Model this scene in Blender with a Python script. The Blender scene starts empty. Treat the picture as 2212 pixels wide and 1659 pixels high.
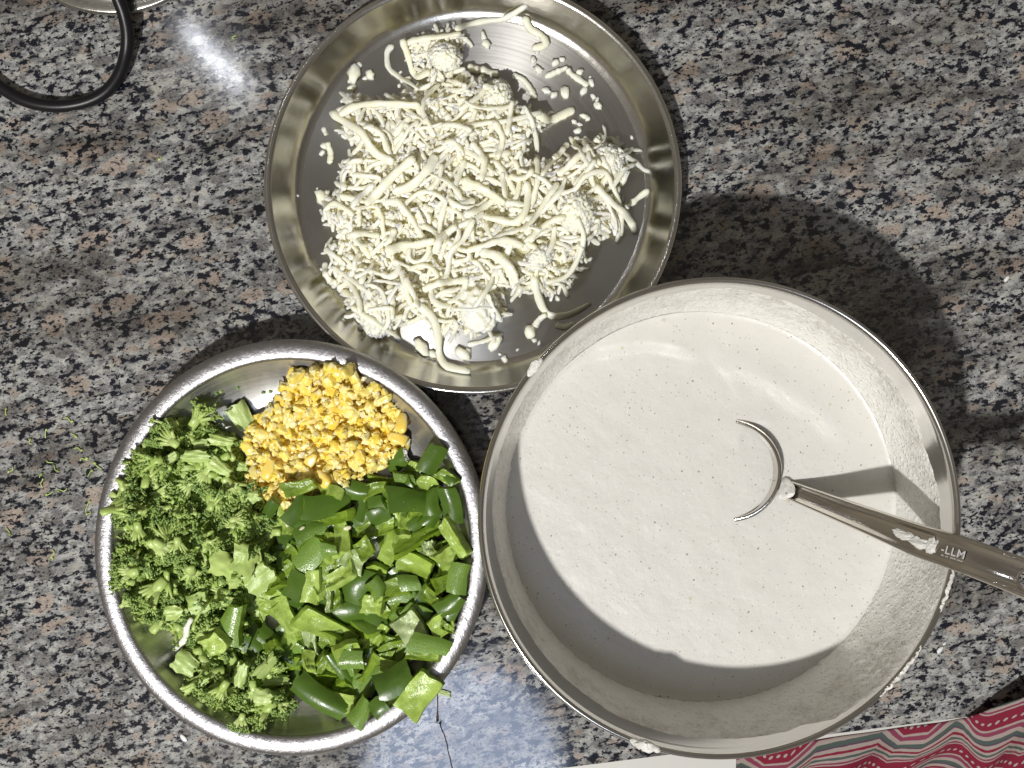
import bpy, math, random
import numpy as np
from mathutils import Vector, Matrix, Euler, noise

random.seed(7)
rng = np.random.default_rng(7)
sc = bpy.context.scene
COL = sc.collection
CM = 0.01                      # everything below is written in centimetres

# ------------------------------------------------------------------ camera, world, lamps
HC = 80.0                      # camera height over the countertop
FPX = 2744.0                   # focal length in pixels of a 2212 px wide frame
cam_d = bpy.data.cameras.new("camera")
cam = bpy.data.objects.new("camera", cam_d)
COL.objects.link(cam)
cam.location = (0, 0, HC * CM)
cam.rotation_euler = (0, 0, 0)
cam_d.sensor_width = 36.0
cam_d.lens = 36.0 * FPX / 2212.0
cam_d.clip_start = 0.02
cam_d.clip_end = 20
sc.camera = cam
sc.view_settings.view_transform = 'Standard'
sc.view_settings.look = 'None'
sc.view_settings.exposure = 0.0
sc.view_settings.gamma = 1.0
sc.cycles.max_bounces = 10
sc.cycles.diffuse_bounces = 7
sc.cycles.use_denoising = True
sc.cycles.caustics_reflective = False
sc.cycles.caustics_refractive = False

world = bpy.data.worlds.new("World")
sc.world = world
world.use_nodes = True
_wt = world.node_tree
_wt.nodes.clear()
_wo = _wt.nodes.new('ShaderNodeOutputWorld')
_wb = _wt.nodes.new('ShaderNodeBackground')
_wc = _wt.nodes.new('ShaderNodeTexCoord')
_ws = _wt.nodes.new('ShaderNodeSeparateXYZ')
_wr = _wt.nodes.new('ShaderNodeValToRGB')
_wt.links.new(_wc.outputs['Generated'], _ws.inputs[0])
_wt.links.new(_ws.outputs['Z'], _wr.inputs[0])
_wr.color_ramp.elements[0].position = 0.0
_wr.color_ramp.elements[0].color = (0.29, 0.25, 0.185, 1)     # kitchen walls around
_wr.color_ramp.elements[1].position = 0.9
_wr.color_ramp.elements[1].color = (0.20, 0.182, 0.158, 1)  # dim ceiling
_wn = _wt.nodes.new('ShaderNodeTexNoise')          # cupboards, shelves and walls of the room, out of focus
_wn.inputs['Scale'].default_value = 2.2
_wn.inputs['Detail'].default_value = 2.0
_wt.links.new(_wc.outputs['Generated'], _wn.inputs['Vector'])
_wm = _wt.nodes.new('ShaderNodeMapRange')
_wm.inputs[1].default_value = 0.35; _wm.inputs[2].default_value = 0.65
_wm.inputs[3].default_value = 0.55; _wm.inputs[4].default_value = 1.45
_wt.links.new(_wn.outputs[0], _wm.inputs[0])
_wx = _wt.nodes.new('ShaderNodeVectorMath')
_wx.operation = 'SCALE'
_wt.links.new(_wr.outputs[0], _wx.inputs[0])
_wt.links.new(_wm.outputs[0], _wx.inputs['Scale'])
_wt.links.new(_wx.outputs[0], _wb.inputs['Color'])
_wb.inputs['Strength'].default_value = 0.70
_wt.links.new(_wb.outputs[0], _wo.inputs[0])


def area(name, loc, aim, power, color, sx, sy=None, shape='RECTANGLE', spin=0.0):
    d = bpy.data.lights.new(name, 'AREA')
    d.energy = power
    d.color = color
    d.shape = shape
    d.size = sx * CM
    if sy:
        d.size_y = sy * CM
    o = bpy.data.objects.new(name, d)
    COL.objects.link(o)
    o.location = Vector(loc) * CM
    v = (Vector(aim) - Vector(loc)).normalized()
    o.rotation_euler = (v.to_track_quat('-Z', 'Y').to_matrix() @ Matrix.Rotation(spin, 3, 'Z')).to_euler()
    return o


area("ceiling_lamp", (-75, -143, 260), (2, -2, 0), 98, (1.0, 0.98, 0.94), 11.5, 11.5, 'DISK')
area("window_light", (-9, -73, 150), (-2, -10, 0), 2.4, (0.62, 0.74, 1.0), 36, 44, 'ELLIPSE')
tube = area("added_streak_light", (-54, 59, 150), (-18, 20, 0), 0.30, (0.90, 0.93, 1.0), 0.8, 15)  # added narrow light, no known fixture; its reflection makes the granite's white streak
tube.rotation_euler = (0, 0, math.atan2(-0.74, 0.67) - math.pi / 2)


def at(u, v, z=0.0):
    """place of a point seen at photo position (u, v) that stands z cm over the counter"""
    k = (HC - z) / FPX
    return Vector(((u - 1106.0) * k, -(v - 829.5) * k, z))


def S(*c):
    """sRGB 0-255 to linear"""
    r = []
    for x in c:
        x /= 255.0
        r.append(x / 12.92 if x <= 0.04045 else ((x + 0.055) / 1.055) ** 2.4)
    return tuple(r) + (1.0,)


# ------------------------------------------------------------------ node helpers
class NT:
    def __init__(self, name):
        self.m = bpy.data.materials.new(name)
        self.m.use_nodes = True
        self.t = self.m.node_tree
        self.t.nodes.clear()
        self.out = self.t.nodes.new('ShaderNodeOutputMaterial')
        self.p = self.t.nodes.new('ShaderNodeBsdfPrincipled')
        self.t.links.new(self.p.outputs[0], self.out.inputs[0])
        self.co = self.t.nodes.new('ShaderNodeTexCoord').outputs['Object']

    def put(self, sock, v):
        if isinstance(v, bpy.types.NodeSocket):
            self.t.links.new(v, sock)
        elif v is not None:
            sock.default_value = v

    def P(self, **k):
        for a, v in k.items():
            self.put(self.p.inputs[a.replace('_', ' ')], v)

    def math(self, op, a, b=None, c=None, clamp=False):
        n = self.t.nodes.new('ShaderNodeMath')
        n.operation = op
        n.use_clamp = clamp
        self.put(n.inputs[0], a)
        if b is not None:
            self.put(n.inputs[1], b)
        if c is not None:
            self.put(n.inputs[2], c)
        return n.outputs[0]

    def vmath(self, op, a, b=None, s=None):
        n = self.t.nodes.new('ShaderNodeVectorMath')
        n.operation = op
        self.put(n.inputs[0], a)
        if b is not None:
            self.put(n.inputs[1], b)
        if s is not None:
            self.put(n.inputs['Scale'], s)
        return n.outputs[0]

    def mapping(self, v, rot=(0, 0, 0), scale=(1, 1, 1), loc=(0, 0, 0)):
        n = self.t.nodes.new('ShaderNodeMapping')
        self.put(n.inputs[0], v)
        n.inputs['Location'].default_value = loc
        n.inputs['Rotation'].default_value = rot
        n.inputs['Scale'].default_value = scale
        return n.outputs[0]

    def noise(self, v, scale, detail=2.0, rough=0.5, out='Fac', dist=0.0):
        n = self.t.nodes.new('ShaderNodeTexNoise')
        self.put(n.inputs['Vector'], v)
        n.inputs['Scale'].default_value = scale
        n.inputs['Detail'].default_value = detail
        n.inputs['Roughness'].default_value = rough
        n.inputs['Distortion'].default_value = dist
        return n.outputs[out]

    def voro(self, v, scale, out='Color', feature='F1', rnd=1.0):
        n = self.t.nodes.new('ShaderNodeTexVoronoi')
        n.feature = feature
        self.put(n.inputs['Vector'], v)
        n.inputs['Scale'].default_value = scale
        n.inputs['Randomness'].default_value = rnd
        return n.outputs[out]

    def ramp(self, f, stops, interp='LINEAR'):
        n = self.t.nodes.new('ShaderNodeValToRGB')
        n.color_ramp.interpolation = interp
        e = n.color_ramp.elements
        while len(e) > 1:
            e.remove(e[-1])
        for i, (p, c) in enumerate(stops):
            x = e[0] if i == 0 else e.new(p)
            x.position = p
            x.color = c if isinstance(c, tuple) and len(c) == 4 else ((c, c, c, 1) if not isinstance(c, tuple) else c + (1,))
        self.put(n.inputs[0], f)
        return n.outputs[0]

    def mix(self, f, a, b, mode='MIX'):
        n = self.t.nodes.new('ShaderNodeMix')
        n.data_type = 'RGBA'
        n.blend_type = mode
        self.put(n.inputs[0], f)
        self.put(n.inputs[6], a)
        self.put(n.inputs[7], b)
        return n.outputs[2]

    def step(self, v, lo, hi):
        n = self.t.nodes.new('ShaderNodeMapRange')
        n.interpolation_type = 'SMOOTHSTEP'
        self.put(n.inputs[0], v)
        n.inputs[1].default_value = lo
        n.inputs[2].default_value = hi
        return n.outputs[0]

    def sep(self, v, i):
        n = self.t.nodes.new('ShaderNodeSeparateXYZ')
        self.put(n.inputs[0], v)
        return n.outputs[i]

    def comb(self, x, y, z=0.0):
        n = self.t.nodes.new('ShaderNodeCombineXYZ')
        self.put(n.inputs[0], x)
        self.put(n.inputs[1], y)
        self.put(n.inputs[2], z)
        return n.outputs[0]

    def bump(self, h, strength=0.3, dist=0.02, normal=None):
        n = self.t.nodes.new('ShaderNodeBump')
        n.inputs['Strength'].default_value = strength
        n.inputs['Distance'].default_value = dist * CM
        self.put(n.inputs['Height'], h)
        if normal is not None:
            self.put(n.inputs['Normal'], normal)
        self.put(self.p.inputs['Normal'], n.outputs[0])
        return n.outputs[0]

    def rnd(self):
        return self.t.nodes.new('ShaderNodeObjectInfo').outputs['Random']

    def cm(self):
        return self.vmath('SCALE', self.co, s=100.0)


# ------------------------------------------------------------------ materials
def mat_granite():
    n = NT("polished_granite")
    geo = n.t.nodes.new('ShaderNodeNewGeometry').outputs['Position']
    c = n.vmath('SCALE', geo, s=100.0)
    c = n.mapping(c, rot=(0, 0, math.radians(-14)))
    c = n.mapping(c, scale=(0.56, 0.88, 0.8))
    wob = n.vmath('SCALE', n.vmath('SUBTRACT', n.noise(c, 2.0, 4, 0.65, 'Color'), (0.5, 0.5, 0.5)), s=0.9)
    d = n.vmath('ADD', c, wob)
    # milky feldspar ground, soft lighter and darker grains
    g1 = n.noise(d, 2.6, 3, 0.55)
    base = n.ramp(g1, [(0.34, S(80, 80, 84)), (0.42, S(114, 114, 116)), (0.48, S(146, 147, 147)), (0.56, S(170, 170, 167)), (0.68, S(192, 192, 187))])
    g2 = n.noise(n.vmath('ADD', c, (41, 7, 0)), 1.1, 4, 0.65)
    base = n.mix(n.math('MULTIPLY', n.step(g2, 0.52, 0.64), 0.6), base, S(184, 181, 168))
    # smoky quartz grains with soft rounded outlines
    def cells(off, scale, chan, keep, lo, hi):
        v = n.t.nodes.new('ShaderNodeTexVoronoi')
        v.inputs['Scale'].default_value = scale
        n.put(v.inputs['Vector'], n.vmath('ADD', d, off))
        k = n.math('LESS_THAN', n.sep(v.outputs['Color'], chan), keep)
        return n.math('MULTIPLY', k, n.step(v.outputs['Distance'], hi, lo)), n.sep(v.outputs['Color'], (chan + 1) % 3)
    q, qr = cells((13.3, 2.1, 0), 1.05, 2, 0.36, 0.40, 0.56)
    base = n.mix(n.math('MULTIPLY', q, 0.92), base, n.mix(qr, S(66, 64, 67), S(104, 100, 98)))
    q2, qr2 = cells((3.3, 22.1, 0), 2.3, 0, 0.22, 0.35, 0.55)
    base = n.mix(n.math('MULTIPLY', q2, 0.85), base, n.mix(qr2, S(72, 70, 73), S(112, 108, 105)))
    # pink feldspar
    p, pr = cells((63.3, 8.1, 0), 0.80, 1, 0.22, 0.34, 0.50)
    base = n.mix(n.math('MULTIPLY', p, 0.85), base, n.mix(pr, S(178, 158, 142), S(156, 136, 120)))
    p2, pr2 = cells((23.3, 88.1, 0), 1.9, 2, 0.12, 0.32, 0.52)
    base = n.mix(n.math('MULTIPLY', p2, 0.8), base, n.mix(pr2, S(174, 158, 144), S(150, 130, 114)))
    base = n.mix(0.25, base, n.ramp(n.noise(c, 11, 3, 0.7), [(0.35, S(60, 60, 62)), (0.65, S(225, 223, 216))]))
    # biotite flecks in clusters that follow the grain
    cl = n.math('MULTIPLY', n.math('SUBTRACT', n.noise(c, 0.5, 3, 0.6), 0.5), 0.22)
    b1 = n.math('ADD', n.noise(n.vmath('ADD', c, (5, 9, 2)), 2.5, 4, 0.62, dist=0.1), cl)
    b2 = n.math('ADD', n.noise(n.vmath('ADD', c, (25, 3, 2)), 5.5, 3, 0.6), cl)
    halo = n.step(b1, 0.48, 0.555)
    base = n.mix(n.math('MULTIPLY', halo, 0.45), base, S(70, 72, 80))
    bm = n.math('MAXIMUM', n.step(b1, 0.546, 0.576), n.step(b2, 0.574, 0.610))
    base = n.mix(1.0, base, (0.88, 0.88, 0.88, 1), 'MULTIPLY')
    base = n.mix(bm, base, n.mix(n.noise(c, 9, 2), S(8, 11, 19), S(28, 32, 43)))
    drift = n.noise(n.mapping(c, scale=(0.10, 0.30, 1.0)), 1.0, 3, 0.6)
    base = n.mix(n.math('MULTIPLY', n.step(drift, 0.45, 0.65), 0.75), base, n.mix(1.0, base, S(150, 144, 138), 'MULTIPLY'))
    rough = n.math('MULTIPLY_ADD', n.noise(c, 1.2, 4, 0.7), 0.12, 0.025)
    n.P(Base_Color=base, Roughness=rough, Specular_IOR_Level=0.85)
    n.bump(n.noise(c, 5, 4, 0.6), 0.05, 0.02)
    return n.m


def mat_steel(name, col, rough, aniso=0.0, scratch=0.1, dist=0.01, scale=1.0, streak=True):
    n = NT(name)
    c = n.cm()
    x, y = n.sep(c, 0), n.sep(c, 1)
    r = n.math('SQRT', n.math('ADD', n.math('MULTIPLY', x, x), n.math('MULTIPLY', y, y)))
    ang = n.math('ARCTAN2', y, x)
    rings = n.noise(n.comb(n.math('MULTIPLY', r, 14.0), n.math('MULTIPLY', ang, 1.2), 0.0), 1.0, 3, 0.6)
    blot = n.noise(c, 0.35 * scale, 3, 0.6)
    f = n.noise(c, 9 * scale, 3, 0.7)
    colr = n.mix(blot, tuple(k * 0.84 for k in col[:3]) + (1,), col)
    rr = n.math('ADD', n.math('MULTIPLY', rings, rough * 0.6), rough * 0.7)
    n.P(Base_Color=colr, Metallic=1.0, Roughness=rr, Anisotropic=aniso)
    if aniso:
        tg = n.t.nodes.new('ShaderNodeTangent')
        tg.direction_type = 'RADIAL'
        tg.axis = 'Z'
        n.put(n.p.inputs['Tangent'], tg.outputs[0])
        n.p.inputs['Anisotropic Rotation'].default_value = 0.25
    h = n.math('ADD', n.math('MULTIPLY', rings, 0.5 if streak else 0.0), n.math('MULTIPLY', f, 1.0))
    h = n.math('ADD', h, n.math('MULTIPLY', blot, 6.0))
    n.bump(h, scratch, dist)
    return n.m


def mat_rim():
    n = NT("brushed_rim_steel")
    c = n.cm()
    x, y = n.sep(c, 0), n.sep(c, 1)
    r = n.math('SQRT', n.math('ADD', n.math('MULTIPLY', x, x), n.math('MULTIPLY', y, y)))
    ang = n.math('MULTIPLY', n.math('ARCTAN2', y, x), 12.0)
    a = n.noise(n.comb(n.math('MULTIPLY', ang, 2.6), n.math('ADD', n.math('MULTIPLY', r, 1.6), n.math('MULTIPLY', ang, 0.8))), 1.0, 4, 0.75)
    f = n.noise(c, 6, 3, 0.7)
    n.P(Base_Color=n.mix(f, (0.34, 0.33, 0.34, 1), (0.50, 0.49, 0.50, 1)), Metallic=1.0, Roughness=n.math('MULTIPLY_ADD', f, 0.24, 0.30))
    n.bump(n.math('ADD', n.math('MULTIPLY', a, 1.5), n.math('MULTIPLY', f, 0.3)), 0.8, 0.05)
    return n.m


def mat_cheese(name="ivory_cheese", warm=1.0):
    n = NT(name)
    c = n.cm()
    r = n.rnd()
    col = n.mix(r, (0.97, 0.94, 0.78, 1), (0.98, 0.965, 0.90, 1))
    col = n.mix(n.noise(c, 1.7, 3), col, (0.97, 0.915, 0.66, 1))
    n.P(Base_Color=col, Roughness=0.38, Subsurface_Weight=0.8, Subsurface_Scale=0.25 * CM,
        Subsurface_Radius=(1.0, 0.92, 0.6), Specular_IOR_Level=0.4)
    n.bump(n.noise(c, 6, 3, 0.6), 0.3, 0.04)
    return n.m


def mat_batter():
    n = NT("speckled_batter")
    c = n.cm()
    base = n.mix(n.noise(c, 0.8, 4, 0.6), S(216, 214, 208), S(206, 203, 197))
    def specks(scale, off, thr, keep):
        p = n.vmath('ADD', c, (off, off * 1.7, 0))
        v = n.t.nodes.new('ShaderNodeTexVoronoi')
        v.inputs['Scale'].default_value = scale
        n.put(v.inputs['Vector'], n.mapping(p, scale=(1, 1, 0.02)))
        k = n.math('LESS_THAN', n.sep(v.outputs['Color'], 0), keep)
        rad = n.math('MULTIPLY', n.sep(v.outputs['Color'], 1), thr)
        dn = n.math('SUBTRACT', rad, v.outputs['Distance'])
        return n.math('MULTIPLY', n.step(dn, -0.01, 0.04), k)
    base = n.mix(n.math('MULTIPLY', specks(2.6, 1.0, 0.17, 0.6), 0.75), base, S(96, 88, 76))
    base = n.mix(n.math('MULTIPLY', specks(4.6, 9.0, 0.25, 0.5), 0.5), base, S(130, 124, 115))
    base = n.mix(n.math('MULTIPLY', specks(0.9, 4.0, 0.045, 0.35), 0.8), base, S(74, 66, 56))
    base = n.mix(n.math('MULTIPLY', specks(1.2, 14.0, 0.16, 0.3), 0.35), base, S(176, 160, 110))
    n.P(Base_Color=base, Roughness=0.35, Subsurface_Weight=0.25, Subsurface_Scale=0.4 * CM,
        Subsurface_Radius=(1.0, 0.9, 0.75), Specular_IOR_Level=0.45)
    h = n.math('ADD', n.noise(c, 1.2, 4, 0.6), n.math('MULTIPLY', n.noise(c, 6, 3, 0.6), 0.3))
    sw = n.noise(n.mapping(n.mapping(c, rot=(0, 0, 0.6)), scale=(0.16, 0.55, 1.0)), 1.0, 2, 0.5)
    n.bump(n.math('ADD', h, n.math('MULTIPLY', sw, 1.5)), 0.5, 0.08)
    return n.m


def mat_film():
    n = NT("drying_batter_film")
    c = n.cm()
    thick = n.noise(c, 0.55, 6, 0.72)
    gr = n.noise(c, 3.6, 5, 0.75)
    low = n.step(n.sep(c, 2), 7.8, 3.0)
    m = n.step(n.math('ADD', n.math('ADD', thick, n.math('MULTIPLY', gr, 0.55)), n.math('MULTIPLY', low, 0.25)), 0.58, 0.90)
    col = n.mix(m, S(206, 202, 194), S(240, 238, 232))
    blobs = n.voro(n.vmath('ADD', c, n.vmath('SCALE', n.noise(c, 2, 2, 0.5, 'Color'), s=0.5)), 3.4, 'Distance')
    h = n.math('ADD', n.math('MULTIPLY', gr, 1.6), n.math('MULTIPLY', n.step(blobs, 0.5, 0.05), 0.9))
    n.P(Base_Color=col, Roughness=0.30, Metallic=n.math('MULTIPLY', n.math('SUBTRACT', 1.0, m), 0.06))
    n.bump(h, 0.75, 0.12)
    return n.m


def mat_pepper_skin(name, cd, cl, frosted=False):
    n = NT(name)
    c = n.cm()
    col = n.mix(n.rnd(), cd, cl)
    col = n.mix(n.noise(c, 0.9, 3), col, tuple(k * 1.5 for k in cl[:3]) + (1,))
    if frosted:
        wet = n.voro(c, 15.0, 'Distance')
        n.P(Base_Color=col, Roughness=0.24, Specular_IOR_Level=0.7)
        n.bump(n.math('ADD', n.step(wet, 0.5, 0.1), n.noise(c, 10, 3)), 0.5, 0.035)
    else:
        n.P(Base_Color=col, Roughness=0.30, Specular_IOR_Level=0.4, Coat_Weight=0.08, Coat_Roughness=0.08)
        n.bump(n.math('ADD', n.noise(c, 3, 2), n.math('MULTIPLY', n.noise(c, 14, 2), 0.3)), 0.3, 0.05)
    return n.m


def mat_pepper_flesh(name, a, b, sss=0.3):
    n = NT(name)
    c = n.cm()
    col = n.mix(n.rnd(), a, b)
    col = n.mix(n.step(n.noise(c, 1.3, 4, 0.6), 0.3, 0.7), tuple(k * 0.72 for k in a[:3]) + (1,), col)
    wet = n.voro(c, 14.0, 'Distance')
    n.P(Base_Color=col, Roughness=0.27, Specular_IOR_Level=0.55, Subsurface_Weight=sss,
        Subsurface_Scale=0.22 * CM, Subsurface_Radius=(0.9, 1.0, 0.3))
    n.bump(n.math('ADD', n.step(wet, 0.45, 0.1), n.math('MULTIPLY', n.noise(c, 4, 4, 0.6), 2.0)), 0.5, 0.04)
    return n.m


def mat_plain(name, a, b, rough=0.4, scale=3.0, sss=0.0, bump=0.3, radius=(1, 0.8, 0.5), spec=0.5, bs=6.0, bd=0.04):
    n = NT(name)
    c = n.cm()
    col = n.mix(n.rnd(), a, b)
    col = n.mix(n.step(n.noise(c, scale, 3, 0.6), 0.3, 0.7), col, n.mix(0.5, a, b))
    n.P(Base_Color=col, Roughness=rough, Subsurface_Weight=sss, Subsurface_Scale=0.2 * CM,
        Subsurface_Radius=radius, Specular_IOR_Level=spec)
    n.bump(n.noise(c, bs, 3, 0.6), bump, bd)
    return n.m


def mat_corn(name, a, b, c3):
    n = NT(name)
    c = n.cm()
    nz = n.noise(c, 2.2, 3, 0.6)
    col = n.mix(n.rnd(), a, b)
    col = n.mix(n.step(nz, 0.45, 0.62), col, c3)
    n.P(Base_Color=col, Roughness=0.26, Subsurface_Weight=0.35, Subsurface_Scale=0.14 * CM,
        Subsurface_Radius=(1.0, 0.85, 0.35), Specular_IOR_Level=0.55)
    n.bump(n.noise(c, 5, 3, 0.6), 0.35, 0.05)
    return n.m


def mat_cloth():
    n = NT("block_printed_zigzag_cotton")
    uv = n.t.nodes.new('ShaderNodeUVMap').outputs[0]
    u, v = n.sep(uv, 0), n.sep(uv, 1)
    wob = n.noise(n.comb(n.math('MULTIPLY', u, 1.0), n.math('MULTIPLY', v, 1.0)), 1.6, 3)
    # zigzag: u runs along, v across the bands (both in cm)
    per = 9.0
    tri = n.math('PINGPONG', u, per / 2)
    tri = n.math('MINIMUM', n.math('MAXIMUM', tri, 0.75), 2.4)
    zz = n.math('ADD', v, n.math('MULTIPLY', tri, 1.25))
    zz = n.math('ADD', zz, n.math('MULTIPLY', n.math('SUBTRACT', wob, 0.5), 0.22))
    t = n.math('FRACT', n.math('DIVIDE', zz, 5.4))
    mg, wh, te, pk, gy = S(108, 12, 38), S(146, 138, 130), S(44, 80, 72), S(112, 50, 70), S(62, 56, 70)
    col = n.ramp(t, [(0.0, mg), (0.27, wh), (0.32, pk), (0.41, wh), (0.50, te), (0.58, gy), (0.615, wh),
                     (0.69, mg), (0.745, wh), (0.80, te), (0.85, wh), (0.90, pk), (0.94, wh), (0.965, mg)], 'CONSTANT')
    # white dots down the broad band
    du = n.math('SUBTRACT', n.math('FRACT', n.math('MULTIPLY', n.math('ADD', u, n.math('MULTIPLY', zz, 0.15)), 2.2)), 0.5)
    dv = n.math('MULTIPLY', n.math('SUBTRACT', t, 0.145), 14.0)
    dd = n.math('SQRT', n.math('ADD', n.math('MULTIPLY', du, du), n.math('MULTIPLY', n.math('MULTIPLY', dv, dv), 0.32)))
    col = n.mix(n.step(dd, 0.28, 0.22), col, S(150, 148, 140))
    weave = n.noise(n.comb(u, v), 14, 3, 0.7)
    col = n.mix(n.math('MULTIPLY', weave, 0.35), col, S(120, 60, 76))
    n.P(Base_Color=col, Roughness=0.85, Specular_IOR_Level=0.2)
    n.bump(weave, 0.4, 0.03)
    return n.m


M = {}
M['granite'] = mat_granite()
M['plate'] = mat_steel("plate_steel", (0.60, 0.585, 0.56, 1), 0.34, 0.85, 0.10, 0.012)
M['plate2'] = mat_steel("deep_plate_steel", (0.64, 0.63, 0.60, 1), 0.34, 0.8, 0.2, 0.02)
M['bowl'] = mat_steel("bowl_steel", (0.66, 0.645, 0.62, 1), 0.16, 0.2, 0.10, 0.01)
M['wall'] = mat_steel("polished_plate_wall_steel", (0.70, 0.68, 0.63, 1), 0.20, 0.0, 0.3, 0.02)
M['rim'] = mat_rim()
M['spoon'] = mat_steel("ladle_steel", (0.74, 0.71, 0.66, 1), 0.13, 0.0, 0.1, 0.01, streak=False)
M['cheese'] = mat_cheese()
M['batter'] = mat_batter()
M['film'] = mat_film()
M['skin'] = mat_pepper_skin("green_pepper_skin", (0.028, 0.058, 0.008, 1), (0.066, 0.122, 0.014, 1))
M['skinf'] = mat_pepper_skin("wet_green_pepper_skin", (0.075, 0.135, 0.020, 1), (0.14, 0.235, 0.035, 1), True)
M['flesh'] = mat_pepper_flesh("green_pepper_flesh", (0.19, 0.30, 0.022, 1), (0.35, 0.50, 0.06, 1))
M['fleshl'] = mat_pepper_flesh("light_pepper_flesh", (0.38, 0.53, 0.08, 1), (0.54, 0.69, 0.20, 1))
M['pale'] = mat_pepper_flesh("pale_pepper_pith", (0.42, 0.53, 0.22, 1), (0.55, 0.64, 0.34, 1))
M['stalk'] = mat_plain("broccoli_stalk", (0.34, 0.47, 0.095, 1), (0.54, 0.66, 0.24, 1), 0.38, 2.0, 0.25, 0.4, (0.8, 1, 0.3))
M['stalkl'] = mat_plain("cut_broccoli_stem", (0.36, 0.49, 0.12, 1), (0.52, 0.63, 0.26, 1), 0.4, 2.0, 0.3, 0.6, (0.8, 1, 0.3))
M['bud'] = mat_plain("broccoli_buds", (0.075, 0.165, 0.045, 1), (0.37, 0.49, 0.11, 1), 0.45, 1.6, 0.0, 0.4)
M['corn'] = mat_corn("yellow_corn", (0.92, 0.64, 0.08, 1), (0.93, 0.70, 0.15, 1), (0.92, 0.76, 0.30, 1))
M['corn2'] = mat_corn("crushed_corn", (0.92, 0.69, 0.09, 1), (0.94, 0.77, 0.22, 1), (0.93, 0.83, 0.45, 1))
M['husk'] = mat_corn("pale_corn_skin", (0.90, 0.78, 0.30, 1), (0.90, 0.84, 0.56, 1), (0.88, 0.66, 0.12, 1))
M['rubber'] = mat_plain("black_rubber", (0.007, 0.007, 0.008, 1), (0.010, 0.009, 0.011, 1), 0.36, 2, 0, 0.1, spec=0.3)
M['cloth'] = mat_cloth()
M['floor'] = mat_plain("pale_floor_tile", (0.74, 0.73, 0.70, 1), (0.78, 0.77, 0.74, 1), 0.4, 0.1, 0, 0.05)
M['dark'] = mat_plain("dark_joint_filler", (0.05, 0.042, 0.034, 1), (0.08, 0.065, 0.05, 1), 0.9, 3, 0, 0.4)
M['etch'] = mat_plain("etched_steel", (0.50, 0.48, 0.47, 1), (0.50, 0.48, 0.47, 1), 0.6, 3, 0, 0.2)
M['seed'] = mat_plain("pepper_seed", (0.72, 0.68, 0.45, 1), (0.80, 0.76, 0.55, 1), 0.4, 3, 0.2, 0.3)


# ------------------------------------------------------------------ object helpers
def tag(o, label=None, cat=None, group=None, kind=None):
    if label: o['label'] = label
    if cat: o['category'] = cat
    if group: o['group'] = group
    if kind: o['kind'] = kind
    return o


def mesh(name, V, F, mats, mi=None, smooth=True, flat_from=None):
    V = np.asarray(V, dtype=float) * CM
    me = bpy.data.meshes.new(name)
    me.from_pydata(V.tolist(), [], F if isinstance(F, list) else F.tolist())
    for m in (mats if isinstance(mats, (list, tuple)) else [mats]):
        me.materials.append(m)
    if mi is not None:
        me.polygons.foreach_set('material_index', list(mi))
    sm = np.ones(len(me.polygons), dtype=bool) if smooth else np.zeros(len(me.polygons), dtype=bool)
    if flat_from is not None:
        sm[flat_from:] = False
    me.polygons.foreach_set('use_smooth', sm)
    me.update()
    return me


def obj(name, me, parent=None, loc=(0, 0, 0), rot=(0, 0, 0), scale=1.0):
    o = bpy.data.objects.new(name, me)
    COL.objects.link(o)
    o.location = Vector(loc) * CM
    o.rotation_euler = rot
    o.scale = (scale, scale, scale) if not isinstance(scale, tuple) else scale
    if parent:
        o.parent = parent
    return o


def lathe(profile, n=192, sx=1.0, sy=1.0):
    V, F = [], []
    k = len(profile)
    for i in range(n):
        a = 2 * math.pi * i / n
        ca, sa = math.cos(a) * sx, math.sin(a) * sy
        for (r, z) in profile:
            V.append((r * ca, r * sa, z))
    for i in range(n):
        j = (i + 1) % n
        for q in range(k - 1):
            F.append((i * k + q, j * k + q, j * k + q + 1, i * k + q + 1))
    return V, F


def spline(pts, n):
    """Catmull-Rom through pts, n samples"""
    P = [Vector(p) for p in pts]
    if len(P) == 2:
        return [P[0].lerp(P[1], i / (n - 1)) for i in range(n)]
    P = [P[0] * 2 - P[1]] + P + [P[-1] * 2 - P[-2]]
    out = []
    seg = len(P) - 3
    for i in range(n):
        t = i / (n - 1) * seg
        s = min(int(t), seg - 1)
        t -= s
        a, b, c, d = P[s:s + 4]
        out.append(0.5 * ((2 * b) + (c - a) * t + (2 * a - 5 * b + 4 * c - d) * t * t + (3 * b - a - 3 * c + d) * t ** 3))
    return out


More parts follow.
